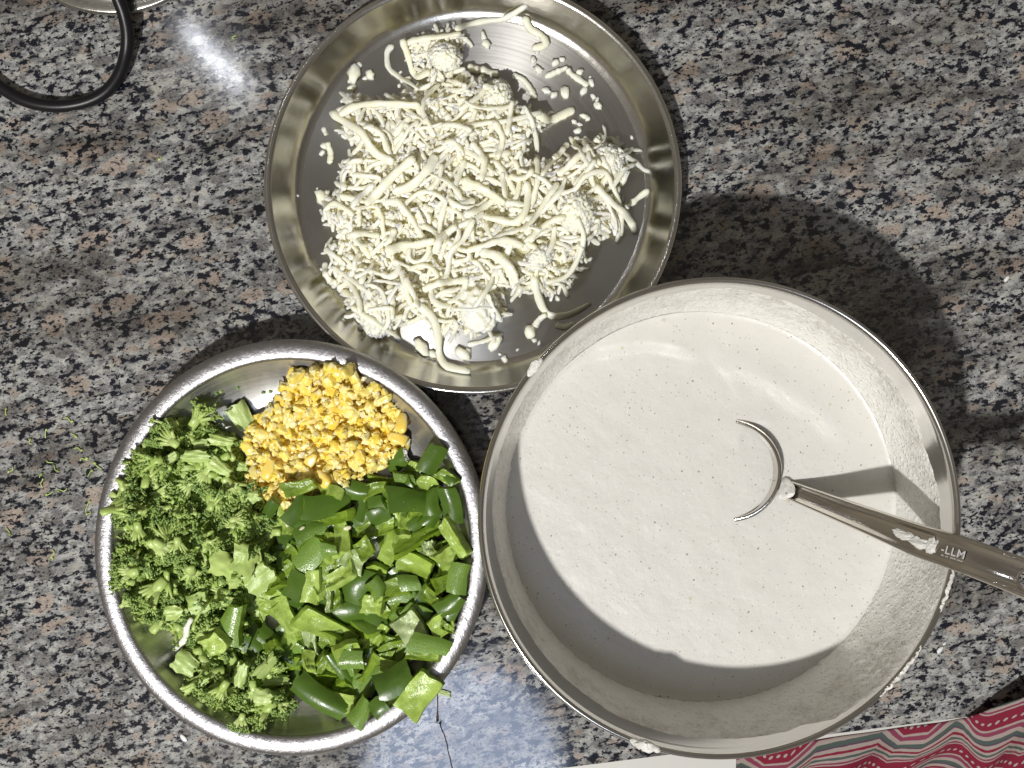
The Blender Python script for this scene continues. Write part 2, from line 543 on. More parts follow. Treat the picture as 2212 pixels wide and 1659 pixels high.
def tube_geo(path, rad, sides=8, flat=1.0, twist=0.0, taper_end=True, jitter=0.0, blunt=0.55):
    """tube along path; rad a number or list; flat squashes it across the vertical"""
    n = len(path)
    V, F = [], []
    rl = rad if isinstance(rad, (list, tuple)) else [rad] * n
    up = Vector((0, 0, 1))
    for i, p in enumerate(path):
        t = (path[min(i + 1, n - 1)] - path[max(i - 1, 0)])
        if t.length < 1e-6: t = Vector((1, 0, 0))
        t.normalize()
        s = t.cross(up)
        if s.length < 1e-3: s = Vector((1, 0, 0))
        s.normalize()
        w = s.cross(t).normalized()
        r = rl[i]
        tw = twist * i / max(1, n - 1)
        for k in range(sides):
            a = 2 * math.pi * k / sides + 0.3
            x, y = math.cos(a), math.sin(a) * flat
            x, y = x * math.cos(tw) - y * math.sin(tw), x * math.sin(tw) + y * math.cos(tw)
            rr = r * (1 + (random.random() - 0.5) * jitter)
            V.append(p + s * x * rr + w * y * rr)
    for i in range(n - 1):
        for k in range(sides):
            k2 = (k + 1) % sides
            F.append((i * sides + k, i * sides + k2, (i + 1) * sides + k2, (i + 1) * sides + k))
    for e, base in ((0, 0), (n - 1, (n - 1) * sides)):
        t = (path[0] - path[1]) if e == 0 else (path[-1] - path[-2])
        t.normalize()
        c = len(V)
        V.append(path[e] + t * rl[e] * blunt)
        for k in range(sides):
            k2 = (k + 1) % sides
            F.append((base + k2, base + k, c) if e == 0 else (base + k, base + k2, c))
    return V, F


_ico = {}


def ico(sub):
    if sub not in _ico:
        import bmesh
        bm = bmesh.new()
        bmesh.ops.create_icosphere(bm, subdivisions=sub, radius=1.0)
        _ico[sub] = (np.array([v.co[:] for v in bm.verts]), [tuple(v.index for v in f.verts) for f in bm.faces])
        bm.free()
    return _ico[sub]


def lump(sub, size, amp, freq, seed, ridged=False):
    V, F = ico(sub)
    V = V.copy()
    for i, v in enumerate(V):
        q = Vector(v) * freq + Vector((seed * 3.7, seed * 1.3, seed * 9.1))
        d = noise.noise(q) + 0.5 * noise.noise(q * 2.1) + (0.3 * noise.noise(q * 4.3))
        if ridged: d = 0.5 - abs(d) * 1.6
        V[i] = v * (1 + amp * d)
    V = V * np.array(size)
    return V, F


class Join:
    def __init__(self):
        self.V, self.F, self.M = [], [], []

    def add(self, V, F, mi=0):
        b = len(self.V)
        self.V.extend([tuple(v) for v in V])
        self.F.extend([tuple(i + b for i in f) for f in F])
        self.M.extend([mi] * len(F))


# ------------------------------------------------------------------ the setting: granite top in two slabs, floor
EDGE = lambda x: -24.14 + 0.1265 * (x - 3.59)
crack_px = [(945, 1545), (950, 1556), (953, 1572), (958, 1584), (963, 1596), (966, 1612), (969, 1626), (973, 1640), (975, 1652), (979, 1668)]
crack = [at(u, v) for u, v in crack_px]
up = [Vector((crack[0].x - 0.05 * i + 0.12 * math.sin(i * 2.1), crack[0].y + 5.5 * i, 0)) for i in range(1, 13)]
line = list(reversed(up)) + crack
line.append(Vector((line[-1].x + 0.1, EDGE(line[-1].x + 0.1), 0)))
line = [p for p in line if p.y >= EDGE(p.x) - 1e-6]
dense = spline([tuple(p) for p in line], 160)
for i, p in enumerate(dense):
    if 0 < i < 159:
        p.x += 0.05 * noise.noise(Vector((0, p.y * 2.3, 1))) + 0.03 * noise.noise(Vector((4, p.y * 7, 1)))
top_y = dense[0].y
T = 3.6


def slab(side):
    gap = 0.035
    pts = []
    for i, p in enumerate(dense):
        g = gap * (0.6 + 0.8 * abs(noise.noise(Vector((p.y * 3, side * 5, 0)))))
        if abs(p.y - at(0, 1552).y) < 0.35: g += 0.05
        pts.append((p.x + side * g, p.y))
    X = 70 * side
    outer = [(X, EDGE(X)), (X, top_y)]
    ring = pts + outer            # goes down the crack, out along the front edge, back at the rear
    n = len(ring)
    V = [(x, y, 0) for x, y in ring] + [(x, y, -T) for x, y in ring]
    if side > 0:
        F = [tuple(range(n)), tuple(reversed(range(n, 2 * n)))]
    else:
        F = [tuple(reversed(range(n))), tuple(range(n, 2 * n))]
    for i in range(n):
        j = (i + 1) % n
        f = (i, j, n + j, n + i)
        F.append(tuple(reversed(f)) if side > 0 else f)
    me = mesh("granite_countertop", V, F, M['granite'], smooth=False)
    o = obj("granite_countertop", me)
    tag(o, "polished grey, pink and black speckled granite worktop " + ("left of the crack" if side < 0 else "right of the crack with its front edge"), kind='structure')
    b = o.modifiers.new("edge", 'BEVEL')
    b.width = 0.0006; b.segments = 1; b.limit_method = 'ANGLE'; b.angle_limit = math.radians(60)
    return o


slab(-1); slab(1)
J = Join()
for a, b in zip(dense[:-1], dense[1:]):
    J.add([(a.x - .25, a.y, -0.16), (b.x - .25, b.y, -0.16), (b.x + .25, b.y, -0.16), (a.x + .25, a.y, -0.16)], [(0, 1, 2, 3)])
tag(obj("joint_filler", mesh("joint_filler", J.V, J.F, M['dark'], smooth=False)), "dark dirt in the crack between the granite slabs", kind='structure')
tag(obj("floor", mesh("floor", [(-300, -300, -86), (300, -300, -86), (300, 300, -86), (-300, 300, -86)], [(0, 1, 2, 3)], M['floor'])),
    "pale floor below the counter edge", kind='structure')

# ------------------------------------------------------------------ vessels
CH = at(1021.5, 400, 2.2)
VG = at(629, 1184, 3.4)
BW = at(1555, 1120, 10.6)


def interp(profile):
    r = np.array([p[0] for p in profile]); z = np.array([p[1] for p in profile])
    return lambda x: np.interp(x, r, z)


ch_in = [(0, .15), (5, .15), (10.3, .15), (10.75, .17), (11.05, .25), (11.25, .37), (11.45, .56), (11.65, .82), (11.9, 1.22), (12.15, 1.68), (12.3, 2.0)]
ch_lip = [(12.36, 2.12), (12.46, 2.2), (12.66, 2.24), (12.78, 2.2), (12.82, 2.1), (12.78, 2.03), (12.66, 2.0), (12.5, 1.98)]
ch_out = [(12.36, 1.85), (12.0, 1.15), (11.65, .52), (11.4, .2), (11.05, .06), (10.6, 0.01), (0, 0.01)]
root = obj("steel_plate", None, loc=(CH.x, CH.y, 0))
tag(root, "wide flat stainless steel plate under the heap of grated white cheese", "plate", "steel dishes on the counter")
V, F = lathe(ch_in[:4]); obj("plate_bottom", mesh("plate_bottom", V, F, M['plate']), root)
V, F = lathe(ch_in[3:] + ch_lip[:1]); obj("plate_wall", mesh("plate_wall", V, F, M['wall']), root)
V, F = lathe(ch_lip[:]); obj("rolled_rim", mesh("rolled_rim", V, F, M['wall']), root)
V, F = lathe([ch_lip[-1]] + ch_out); obj("underside", mesh("underside", V, F, M['plate']), root)

vg_in = [(0, .22), (4, .22), (7.6, .22), (8.4, .30), (9.2, .58), (9.9, 1.1), (10.4, 1.75), (10.75, 2.45), (10.95, 3.0), (11.05, 3.2)]
vg_rim = [(11.05, 3.2), (11.1, 3.34), (11.22, 3.42), (11.45, 3.46), (11.75, 3.46), (12.0, 3.4), (12.2, 3.26), (12.28, 3.1), (12.24, 2.98), (12.1, 2.93), (11.8, 2.95), (11.2, 2.95)]
vg_out = [(11.2, 2.95), (11.0, 2.6), (10.6, 1.8), (10.1, 1.1), (9.4, .5), (8.5, .16), (7.7, .01), (0, .01)]
SX, SY = 0.973, 1.027
veg = obj("steel_plate", None, loc=(VG.x, VG.y, 0))
tag(veg, "deeper steel plate with broad brushed rim holding chopped vegetables", "plate", "steel dishes on the counter")
V, F = lathe(vg_in, sx=SX, sy=SY); obj("dish", mesh("dish", V, F, M['plate2']), veg)
V, F = lathe(vg_rim, sx=SX, sy=SY); obj("broad_rim", mesh("broad_rim", V, F, M['rim']), veg)
V, F = lathe(vg_out, sx=SX, sy=SY); obj("underside", mesh("underside", V, F, M['plate2']), veg)

bw_in = [(0, .3), (6.8, .3), (9.0, .65), (10.15, 1.25), (10.8, 2.05), (11.35, 2.9), (11.68, 3.6), (11.95, 4.8), (12.25, 6.4), (12.5, 8.0), (12.66, 9.1), (12.76, 9.8)]
bw_rim = [(12.76, 9.8), (12.79, 10.12), (12.84, 10.36), (12.92, 10.51), (13.04, 10.6), (13.16, 10.57), (13.22, 10.45), (13.2, 10.32), (13.11, 10.24), (12.98, 10.21)]
bw_out = [(12.98, 10.21), (12.88, 9.8), (12.62, 8.0), (12.37, 6.4), (12.06, 4.8), (11.76, 3.5), (11.4, 2.75), (10.9, 1.95), (10.22, 1.05), (9.1, .45), (6.9, .02), (0, .02)]
bowl = obj("mixing_bowl", None, loc=(BW.x, BW.y, 0))
tag(bowl, "large deep steel mixing bowl filled with pale batter", "bowl", "steel dishes on the counter")
V, F = lathe(bw_in, 256); obj("bowl_wall", mesh("bowl_wall", V, F, M['bowl']), bowl)
V, F = lathe(bw_rim, 256); obj("rolled_rim", mesh("rolled_rim", V, F, M['bowl']), bowl)
V, F = lathe(bw_out, 256); obj("underside", mesh("underside", V, F, M['bowl']), bowl)

# batter film left on the wall
ZB = 3.8
bz = np.array([p[1] for p in bw_in]); br = np.array([p[0] for p in bw_in])
def wall_r(z): return float(np.interp(z, bz, br))
NA, NZ = 720, 40
V, F = [], []
for i in range(NA):
    a = 2 * math.pi * i / NA
    deg = (math.degrees(a) + 360) % 360
    # how high the batter was splashed round the wall
    ks = [(0, 9.6), (20, 9.3), (55, 9.5), (90, 10.1), (110, 9.6), (150, 9.0), (200, 8.4), (240, 9.2), (270, 9.6), (292, 10.0), (300, 11.0), (318, 11.3), (345, 11.25), (352, 10.3), (360, 9.6)]
    zt = -0.85 + float(np.interp(deg, [k[0] for k in ks], [k[1] for k in ks]))
    pa = Vector((math.cos(a) * 6, math.sin(a) * 6, 0))
    zt += 0.35 * noise.noise(pa * 0.9) + 0.12 * noise.noise(pa * 3.5)
    zt = min(zt, 10.45)
    for j in range(NZ):
        t = j / (NZ - 1)
        z = ZB - 0.4 + (zt - ZB + 0.4) * t
        p = Vector((math.cos(a) * 12, math.sin(a) * 12, z))
        b = 0.05 * max(0, noise.noise(p * 1.3)) + 0.05 * max(0, noise.noise(p * 3.2)) + 0.03 * noise.noise(p * 6.0)
        th = (0.045 + b) * min(1.0, (1 - t) * 7 + 0.12) if j < NZ - 1 else -0.01
        r = (wall_r(z) if z < 9.8 else float(np.interp(z, [9.8, 10.12, 10.36, 10.51], [12.76, 12.79, 12.84, 12.92]))) - th - 0.01 * (j < NZ - 1)
        V.append((r * math.cos(a), r * math.sin(a), z))
for i in range(NA):
    k = (i + 1) % NA
    for j in range(NZ - 1):
        F.append((i * NZ + j, i * NZ + j + 1, k * NZ + j + 1, k * NZ + j))
obj("batter_film", mesh("batter_film", V, F, M['film']), bowl)

# smears of batter on the rim
def rim_smear(deg, length, w, seed):
    k = max(8, int(length / 0.09))
    pth, rl = [], []
    for i in range(k):
        a = math.radians(deg) + (i - k / 2) * length / k / 13
        e = math.sin(math.pi * (i + .5) / k) ** .5
        nn = noise.noise(Vector((i * .35, seed, 0))) + .5 * noise.noise(Vector((i * .9, seed, 4)))
        r = w * e * (0.9 + .35 * nn)
        R = 13.08 + .1 * noise.noise(Vector((i * .3, seed, 8)))
        pth.append(Vector((R * math.cos(a), R * math.sin(a), 10.56)))
        rl.append(max(.03, r))
    Vv, Ff = tube_geo(pth, rl, 10, .6)
    obj("batter_drip", mesh("batter_drip", Vv, Ff, M['film']), bowl)
rim_smear(252, 1.8, 0.34, 3); rim_smear(141, 1.3, 0.28, 20); rim_smear(352.5, 1.1, 0.30, 40)
rim_smear(-40, 4.2, 0.12, 60); rim_smear(-17, 3.0, 0.13, 90)

# ------------------------------------------------------------------ batter surface
def seg_dist(P, pts):
    """signed distance (left of the direction of travel positive) and position along, for an array of points"""
    best = np.full(P.shape[0], 1e9); sg = np.zeros(P.shape[0]); along = np.zeros(P.shape[0])
    L = 0; tot = sum((Vector(b) - Vector(a)).length for a, b in zip(pts[:-1], pts[1:]))
    for a, b in zip(pts[:-1], pts[1:]):
        a = np.array(a); b = np.array(b); d = b - a; l = np.hypot(*d)
        t = np.clip(((P - a) @ d) / l ** 2, 0, 1)
        q = a + t[:, None] * d
        e = P - q; ds = np.hypot(e[:, 0], e[:, 1])
        m = ds < best
        best[m] = ds[m]; sg[m] = np.sign(d[0] * e[:, 1] - d[1] * e[:, 0])[m]; along[m] = (L + t * l)[m] / tot
        L += l
    return best * sg, along


def px2b(pts):
    out = []
    for p in spline([(u, v, 0) for u, v in pts], 24):
        q = at(p.x, p.y, ZB)
        out.append((q.x - BW.x, q.y - BW.y))
    return out


folds = [([(1130, 850), (1172, 797), (1274, 753), (1401, 735), (1502, 757), (1532, 785)], 0.30, 2.6, 0.9),
         ([(1540, 765), (1562, 760), (1655, 810), (1750, 867), (1800, 910), (1850, 970)], 0.17, 2.4, 1.4),
         ([(1545, 735), (1550, 780), (1590, 830), (1600, 880)], 0.05, 0.9, 0.5),
         ([(1590, 975), (1600, 930), (1622, 908), (1680, 912)], 0.06, 0.6, 0.35)]
rings, seg = 150, 300
R_B = wall_r(ZB) - 0.02
rr = R_B * (np.arange(1, rings + 1) / rings)
aa = np.arange(seg) * 2 * math.pi / seg
RR, AA = np.meshgrid(rr, aa, indexing='ij')
X = (RR * np.cos(AA)).ravel(); Y = (RR * np.sin(AA)).ravel()
X = np.append(X, 0.0); Y = np.append(Y, 0.0)
P = np.stack([X, Y], 1)
Z = np.full(len(X), ZB)
for pts, hgt, tail, face in folds:
    d, al = seg_dist(P, px2b(pts))
    fade = np.clip(np.minimum(al, 1 - al) * 5, 0, 1); fade = fade * fade * (3 - 2 * fade)
    rise = np.clip((d + face) / face, 0, 1); rise = rise * rise * (3 - 2 * rise)
    Z += hgt * fade * np.where(d > 0, np.exp(-(d / tail) ** 1.3), rise)
for i in range(len(Z)):
    p = Vector((X[i], Y[i], 0))
    Z[i] += 0.02 * noise.noise(p * 0.7) + 0.006 * noise.noise(p * 3.0)
edge = np.clip((np.hypot(X, Y) - (R_B - 0.35)) / 0.35, 0, 1)
Z += 0.10 * edge ** 2
F = []
for i in range(rings - 1):
    for j in range(seg):
        k = (j + 1) % seg
        F.append((i * seg + j, (i + 1) * seg + j, (i + 1) * seg + k, i * seg + k))
c = len(X) - 1
for j in range(seg): F.append((c, j, (j + 1) % seg))
# side and underside so that it is a body, not a sheet
b0 = len(X)
low = [(x * 0.985, y * 0.985, ZB - 0.5) for x, y in zip(X[(rings - 1) * seg:rings * seg], Y[(rings - 1) * seg:rings * seg])]
for j in range(seg):
    k = (j + 1) % seg
    F.append(((rings - 1) * seg + j, b0 + j, b0 + k, (rings - 1) * seg + k))
V = list(zip(X, Y, Z)) + low
o = obj("batter", mesh("batter", V, F, M['batter']), loc=(BW.x, BW.y, 0))
tag(o, "smooth off-white speckled batter with soft folds inside the big steel bowl", "batter")
# bubbles
Jn = Join()
for k in range(70):
    a, r = random.random() * 6.28, R_B * math.sqrt(random.random()) * 0.97
    s = random.choice([0.03, 0.03, 0.04, 0.05, 0.07]) * random.uniform(.7, 1.1)
    Vv, Ff = ico(2)
    x, y = r * math.cos(a), r * math.sin(a)
    i = int(np.argmin((X - x) ** 2 + (Y - y) ** 2))
    Jn.add(Vv * s * np.array([1, 1, .5]) + np.array([x, y, Z[i] - s * 0.1]), Ff)
tag(obj("bubble", mesh("bubble", Jn.V, Jn.F, M['film']), o), kind='stuff')

# ------------------------------------------------------------------ ladle
def W(u, v, z): return at(u, v, z)
LC = at(1572, 1016, ZB)
ladle = obj("ladle", None, loc=tuple(LC))
tag(ladle, "steel serving ladle sunk in the batter with its handle over the bowl rim", "ladle")
RL = 2.85
V, F = [], []
na, nl = 64, 14
def lad(a, ph, R):
    x, y, z = R * math.cos(a) * math.cos(ph), R * math.sin(a) * math.cos(ph), -R * math.sin(ph) * 0.8
    z += 0.30 * (x - 0.85) + 0.08
    return (x, y, z)
for i in range(na):
    a = 2 * math.pi * i / na
    for j in range(nl): V.append(lad(a, math.pi / 2 * (1 - j / (nl - 1)) * 0.995, RL))
    V.append(tuple(np.array(lad(a, 0, RL + 0.05)) + np.array([0, 0, .06])))
    V.append(tuple(np.array(lad(a, 0, RL + 0.26)) + np.array([0, 0, .03])))
    for j in range(nl): V.append(lad(a, math.pi / 2 * (j / (nl - 1)) * 0.995, RL + 0.26))
kk = 2 * nl + 2
for i in range(na):
    k = (i + 1) % na
    for j in range(kk - 1): F.append((i * kk + j, i * kk + j + 1, k * kk + j + 1, k * kk + j))
obj("ladle_cup", mesh("ladle_cup", V, F, M['spoon']), ladle)

hp = [(1668, 1040, 4.35, 1.05), (1700, 1056, 5.1, 1.15), (1780, 1088, 6.7, 1.35), (1880, 1127, 8.9, 1.6), (1980, 1166, 11.0, 1.85),
      (2060, 1192, 12.5, 1.95), (2140, 1221, 13.6, 2.0), (2222, 1252, 14.5, 2.05), (2300, 1282, 15.2, 2.05), (2345, 1300, 15.5, 1.2)]
hp = [(u, v, 3.1 + (z - 4.35) * 1.05, w * .99) for u, v, z, w in hp]
cen = spline([tuple(W(u, v, z)) for u, v, z, w in hp], 120)
wid = [p.x for p in spline([(w, 0, 0) for u, v, z, w in hp], 120)]
prof = [(-.5, -.28), (-.495, -.12), (-.465, -.01), (-.41, .07), (-.35, .04), (-.28, -.07), (-.20, -.12), (-.05, -.135), (.05, -.135), (.20, -.12), (.28, -.07), (.35, .04), (.41, .07), (.465, -.01), (.495, -.12), (.5, -.28)]
hole_c = W(2226, 1254, 13.85)
V, F = [], []
npf = len(prof)
frames = []
for i, p in enumerate(cen):
    t = (cen[min(i + 1, 119)] - cen[max(i - 1, 0)]).normalized()
    s = t.cross(Vector((0, 0, 1))).normalized()
    w = s.cross(t).normalized()
    frames.append((p, t, s, w))
    for layer in (0, -0.11):
        for (a, b) in prof:
            V.append(p + s * a * wid[i] * (1 if layer == 0 else .97) + w * (b * 1.0 + layer))
RH = 0.62
cut = set()
for idx, v in enumerate(V):
    i = idx // (2 * npf)
    p, t, s, w = frames[i]
    d = v - hole_c
    q = Vector((d.dot(t), d.dot(s), 0))
    if q.length < RH and abs(v.x - hole_c.x) < 2:
        if q.length < RH * 0.62: cut.add(idx)
        else:
            q2 = q.normalized() * RH
            V[idx] = v + t * (q2.x - q.x) + s * (q2.y - q.y)
for i in range(119):
    for L in (0, 1):
        for j in range(npf - 1):
            a = i * 2 * npf + L * npf + j; b = a + 2 * npf
            f = (a, a + 1, b + 1, b)
            if any(k in cut for k in f): continue
            F.append(f if L == 0 else tuple(reversed(f)))
    for j in (0, npf - 1):
        a = i * 2 * npf + j; b = a + 2 * npf
        F.append((a, b, b + npf, a + npf) if j == 0 else (a, a + npf, b + npf, b))
a = 119 * 2 * npf
for j in range(npf - 1): F.append((a + j, a + j + 1, a + npf + j + 1, a + npf + j))
V = [v - LC for v in V]
obj("handle", mesh("handle", V, F, M['spoon']), ladle)
i = min(range(120), key=lambda k: (cen[k] - hole_c).length)
p, t, s, w = frames[i]
pth = [hole_c - LC + t * math.cos(a) * RH + s * math.sin(a) * RH + w * (-0.07) for a in [2 * math.pi * k / 48 for k in range(49)]]
V, F = tube_geo(pth, 0.07, 8)
obj("hanging_hole_rim", mesh("hanging_hole_rim", V, F, M['spoon']), ladle)


def on_handle(u, v, lift=0.03):
    k = min(range(120), key=lambda q: (cen[q].x - W(u, v, cen[q].z).x) ** 2 + (cen[q].y - W(u, v, cen[q].z).y) ** 2)
    p, t, s, w = frames[k]
    q = W(u, v, p.z) - p
    return p + t * q.dot(t) + s * q.dot(s) + w * (-0.133 + lift), t, s, w


# the etched letters
fc = bpy.data.curves.new("etched_letters", 'FONT')
fc.body = "-LLM"
fc.size = 0.62 * CM
fc.extrude = 0.006 * CM
fc.offset = 0.008 * CM
fc.space_character = 1.12
fc.materials.append(M['etch'])
to = bpy.data.objects.new("etched_letters", fc)
COL.objects.link(to)
to.parent = ladle
q, t, s, w = on_handle(2030, 1192, 0.03)
Rm = Matrix((t, -s, w)).transposed()
bpy.context.view_layer.update()
lm = bpy.data.meshes.new_from_object(to.evaluated_get(bpy.context.evaluated_depsgraph_get()))
bpy.data.objects.remove(to)
to = bpy.data.objects.new("etched_letters", lm)
COL.objects.link(to)
to.parent = ladle
to.rotation_euler = Rm.to_euler()
to.location = (q - LC) * CM
Jn = Join()
for k in range(22):
    if k in (3, 7, 8, 15): continue
    b = q - LC - s * -0.17 + t * (0.10 + k * 0.058) + w * 0.0
    hh = random.uniform(.04, .075)
    Jn.add([b, b + t * .035, b + t * .035 - s * hh, b - s * hh, b - w * .01, b + t * .035 - w * .01, b + t * .035 - s * hh - w * .01, b - s * hh - w * .01],
           [(0, 1, 2, 3), (0, 4, 5, 1), (1, 5, 6, 2), (2, 6, 7, 3), (3, 7, 4, 0)])
obj("fine_etched_line", mesh("fine_etched_line", Jn.V, Jn.F, M['etch'], smooth=False), ladle)
# batter on the handle
def stuck(name, u, v, size, amp, freq, seed, lift):
    q, t, s, w = on_handle(u, v, lift)
    Vv, Ff = lump(5, size, amp, freq, seed)
    B = np.array([list(t), list(s), list(w)])
    return Vv @ B + np.array(list(q - LC)), Ff
Jn = Join()
Jn.add(*stuck("s", 1950, 1154, (.66, .27, .12), .4, 1.6, 3, .02))
Jn.add(*stuck("s", 1984, 1172, (.66, .27, .15), .4, 1.8, 8, .03))
Jn.add(*stuck("s", 2010, 1178, (.28, .44, .14), .4, 1.6, 5, .03))
obj("batter_smear", mesh("batter_smear", Jn.V, Jn.F, M['batter']), ladle)
Jn = Join()
Vv, Ff = lump(5, (.95, .72, .30), .2, 1.3, 13)
q, t, s_, w = on_handle(1686, 1054, .24)
B = np.array([list(t), list(s_), list(w)])
Jn.add(Vv @ B + np.array(list(q - LC)), Ff)
obj("batter_glob", mesh("batter_glob", Jn.V, Jn.F, M['batter']), ladle)
Jn = Join()
Vv, Ff = lump(4, (.62, .55, .30), .15, 1.2, 19)
Jn.add(Vv + np.array(list(W(1668, 1078, 3.5) - LC)), Ff)
obj("batter_glob", mesh("batter_glob", Jn.V, Jn.F, M['batter']), ladle)

# ------------------------------------------------------------------ cable and steel lid, upper left
lid = at(237, -234, 1.0)
V, F = lathe([(0, 1.6), (3, 1.55), (5.4, 1.3), (6.6, .95), (6.9, .72), (7.0, .70), (7.35, .72), (7.5, .62), (7.52, .3), (7.45, .02), (7.2, .02), (0, .02)], 128)
o = obj("steel_vessel", None, loc=(lid.x, lid.y, 0))
tag(o, "round steel vessel foot just showing at the top edge behind the black cable", "vessel")
V, F = lathe([(0, 1.6), (3, 1.55), (5.4, 1.3), (6.6, .95), (6.9, .72)], 128); obj("dome", mesh("dome", V, F, M['bowl']), o)
V, F = lathe([(6.9, .72), (7.0, .70), (7.35, .72), (7.5, .62), (7.52, .3), (7.45, .02), (7.2, .02), (0, .02)], 128); obj("rim", mesh("rim", V, F, M['wall']), o)
cp = [(-60, 130, .5), (-25, 168, .5), (8, 193, .45), (48, 215, .45), (92, 227, .45), (140, 229, .45), (190, 219, .45), (230, 197, .5), (258, 160, .6), (272, 116, .8), (275, 74, 1.2), (268, 34, 1.6), (256, 0, 2.0), (243, -30, 2.3), (228, -70, 2.4)]
pth = spline([tuple(at(u, v, z)) for u, v, z in cp], 140)
V, F = tube_geo(pth, 0.40, 20)
o = tag(obj("cable", mesh("cable", V, F, M['rubber'])), "thick black rubber cable curling over the granite at upper left", "cable")

# ------------------------------------------------------------------ cloth at the front edge
nu, nv = 130, 60
V, F, UV = [], [], []
tp = [(1590, 1628, -0.9), (1680, 1612, -0.6), (1800, 1594, -0.45), (1950, 1573, -0.4), (2060, 1556, -0.1), (2110, 1544, 0.6), (2160, 1525, 1.4), (2230, 1503, 2.2), (2330, 1475, 2.6), (2420, 1455, 2.6)]
top = spline([tuple(at(u, v, z)) for u, v, z in tp], nu)
for i, p in enumerate(top):
    s = i / (nu - 1)
    if p.x < 29.5 and p.z < 0.2:      # stays in front of the slab
        p.y = min(p.y, EDGE(p.x) - 0.04)
    for j in range(nv):
        t = j / (nv - 1)
        hang = t * 15.0
        z = p.z + 0.25 * math.sin(min(1, t * 9) * math.pi / 2) - hang * 0.42
        y = p.y - hang * 0.55 - 0.25 * math.sin(min(1, t * 6) * math.pi / 2)
        x = p.x + hang * 0.1
        f = math.sin(x * 0.62 + y * 0.5 + 1.3) * 0.5 + 0.45 * math.sin(x * 1.5 - y * 0.8) + 0.2 * noise.noise(Vector((x * .5, y * .5, 0))) * 2
        z += f * 0.85 * min(1, t * 4)
        y -= 0.12 * f * min(1, t * 3)
        V.append((x, y, z))
        UV.append((p.x * 1.05 + hang * 0.25, hang * 1.0 + p.x * 0.12 - 2.2 * math.tanh((s - .52) * 14)))
for i in range(nu - 1):
    for j in range(nv - 1):
        a = i * nv + j
        F.append((a, a + 1, a + nv + 1, a + nv))
me = mesh("printed_cloth", V, F, M['cloth'])
uvl = me.uv_layers.new(name="UVMap")
for lp in me.loops:
    uvl.data[lp.index].uv = UV[lp.vertex_index]
o = tag(obj("printed_cloth", me), "crimson, white and teal zigzag printed cotton cloth hanging over the counter's front edge", "cloth")
sm = o.modifiers.new("thickness", 'SOLIDIFY'); sm.thickness = 0.0012; sm.offset = -1

# ------------------------------------------------------------------ height map that things are laid on
GX0, GY0, GS = -34.0, -28.0, 0.1
GW, GH = 680, 560
gx = GX0 + (np.arange(GW) + .5) * GS
gy = GY0 + (np.arange(GH) + .5) * GS
GXX, GYY = np.meshgrid(gx, gy)
Hm = np.zeros((GH, GW))
d = np.hypot(GXX - CH.x, GYY - CH.y)
Hm = np.where(d < 12.8, np.interp(d, [p[0] for p in ch_in + [(12.5, 2.2), (12.8, 2.2)]], [p[1] for p in ch_in + [(12.5, 2.2), (12.8, 2.2)]]), Hm)
d = np.hypot((GXX - VG.x) / SX, (GYY - VG.y) / SY)
Hm = np.where(d < 12.28, np.interp(d, [p[0] for p in vg_in] + [11.5, 12.28], [p[1] for p in vg_in] + [3.45, 3.3]), Hm)


def patch(x, y, r):
    i0 = max(0, int((x - r - GX0) / GS)); i1 = min(GW, int((x + r - GX0) / GS) + 1)
    j0 = max(0, int((y - r - GY0) / GS)); j1 = min(GH, int((y + r - GY0) / GS) + 1)
    return slice(j0, j1), slice(i0, i1)


def ground(x, y, r, q=0.75):
    a, b = patch(x, y, r)
    h = Hm[a, b]
    if h.size == 0: return 0.0
    m = (GXX[a, b] - x) ** 2 + (GYY[a, b] - y) ** 2 <= r * r
    v = h[m]
    if v.size == 0: v = h.ravel()
    return float(np.quantile(v, q))


def stamp(x, y, r, top, k=1.0):
    a, b = patch(x, y, r)
    h = Hm[a, b]
    m = (GXX[a, b] - x) ** 2 + (GYY[a, b] - y) ** 2 <= r * r
    h[m] = np.maximum(h[m], h[m] + (top - h[m]) * k)


def inside(u, v, poly):
    c = False
    n = len(poly)
    for i in range(n):
        x1, y1 = poly[i]; x2, y2 = poly[(i + 1) % n]
        if (y1 > v) != (y2 > v) and u < (x2 - x1) * (v - y1) / (y2 - y1) + x1: c = not c
    return c


def rand_in(poly):
    us = [p[0] for p in poly]; vs = [p[1] for p in poly]
    while True:
        u, v = random.uniform(min(us), max(us)), random.uniform(min(vs), max(vs))
        if inside(u, v, poly): return u, v


_dr = np.array([p[0] for p in vg_in] + [11.5, 12.1]); _dz = np.array([p[1] for p in vg_in] + [3.46, 3.4])


def settle(o, meshes):
    """lift a piece until no corner of it is below the steel of the vegetable plate"""
    M3 = np.array(o.rotation_euler.to_matrix()) * o.scale.x
    L = np.array(o.location) / CM
    lift = 0.0
    for me in meshes:
        co = np.empty(len(me.vertices) * 3)
        me.vertices.foreach_get('co', co)
        W_ = (co.reshape(-1, 3) / CM) @ M3.T + L
        r = np.hypot((W_[:, 0] - VG.x) / SX, (W_[:, 1] - VG.y) / SY)
        k = r < 12.1
        if k.any(): lift = max(lift, float((np.interp(r[k], _dr, _dz) + .03 - W_[k, 2]).max()))
    if lift > 0: o.location.z += min(lift, 1.6) * CM


def veg_r(x, y): return math.hypot((x - VG.x) / SX, (y - VG.y) / SY)


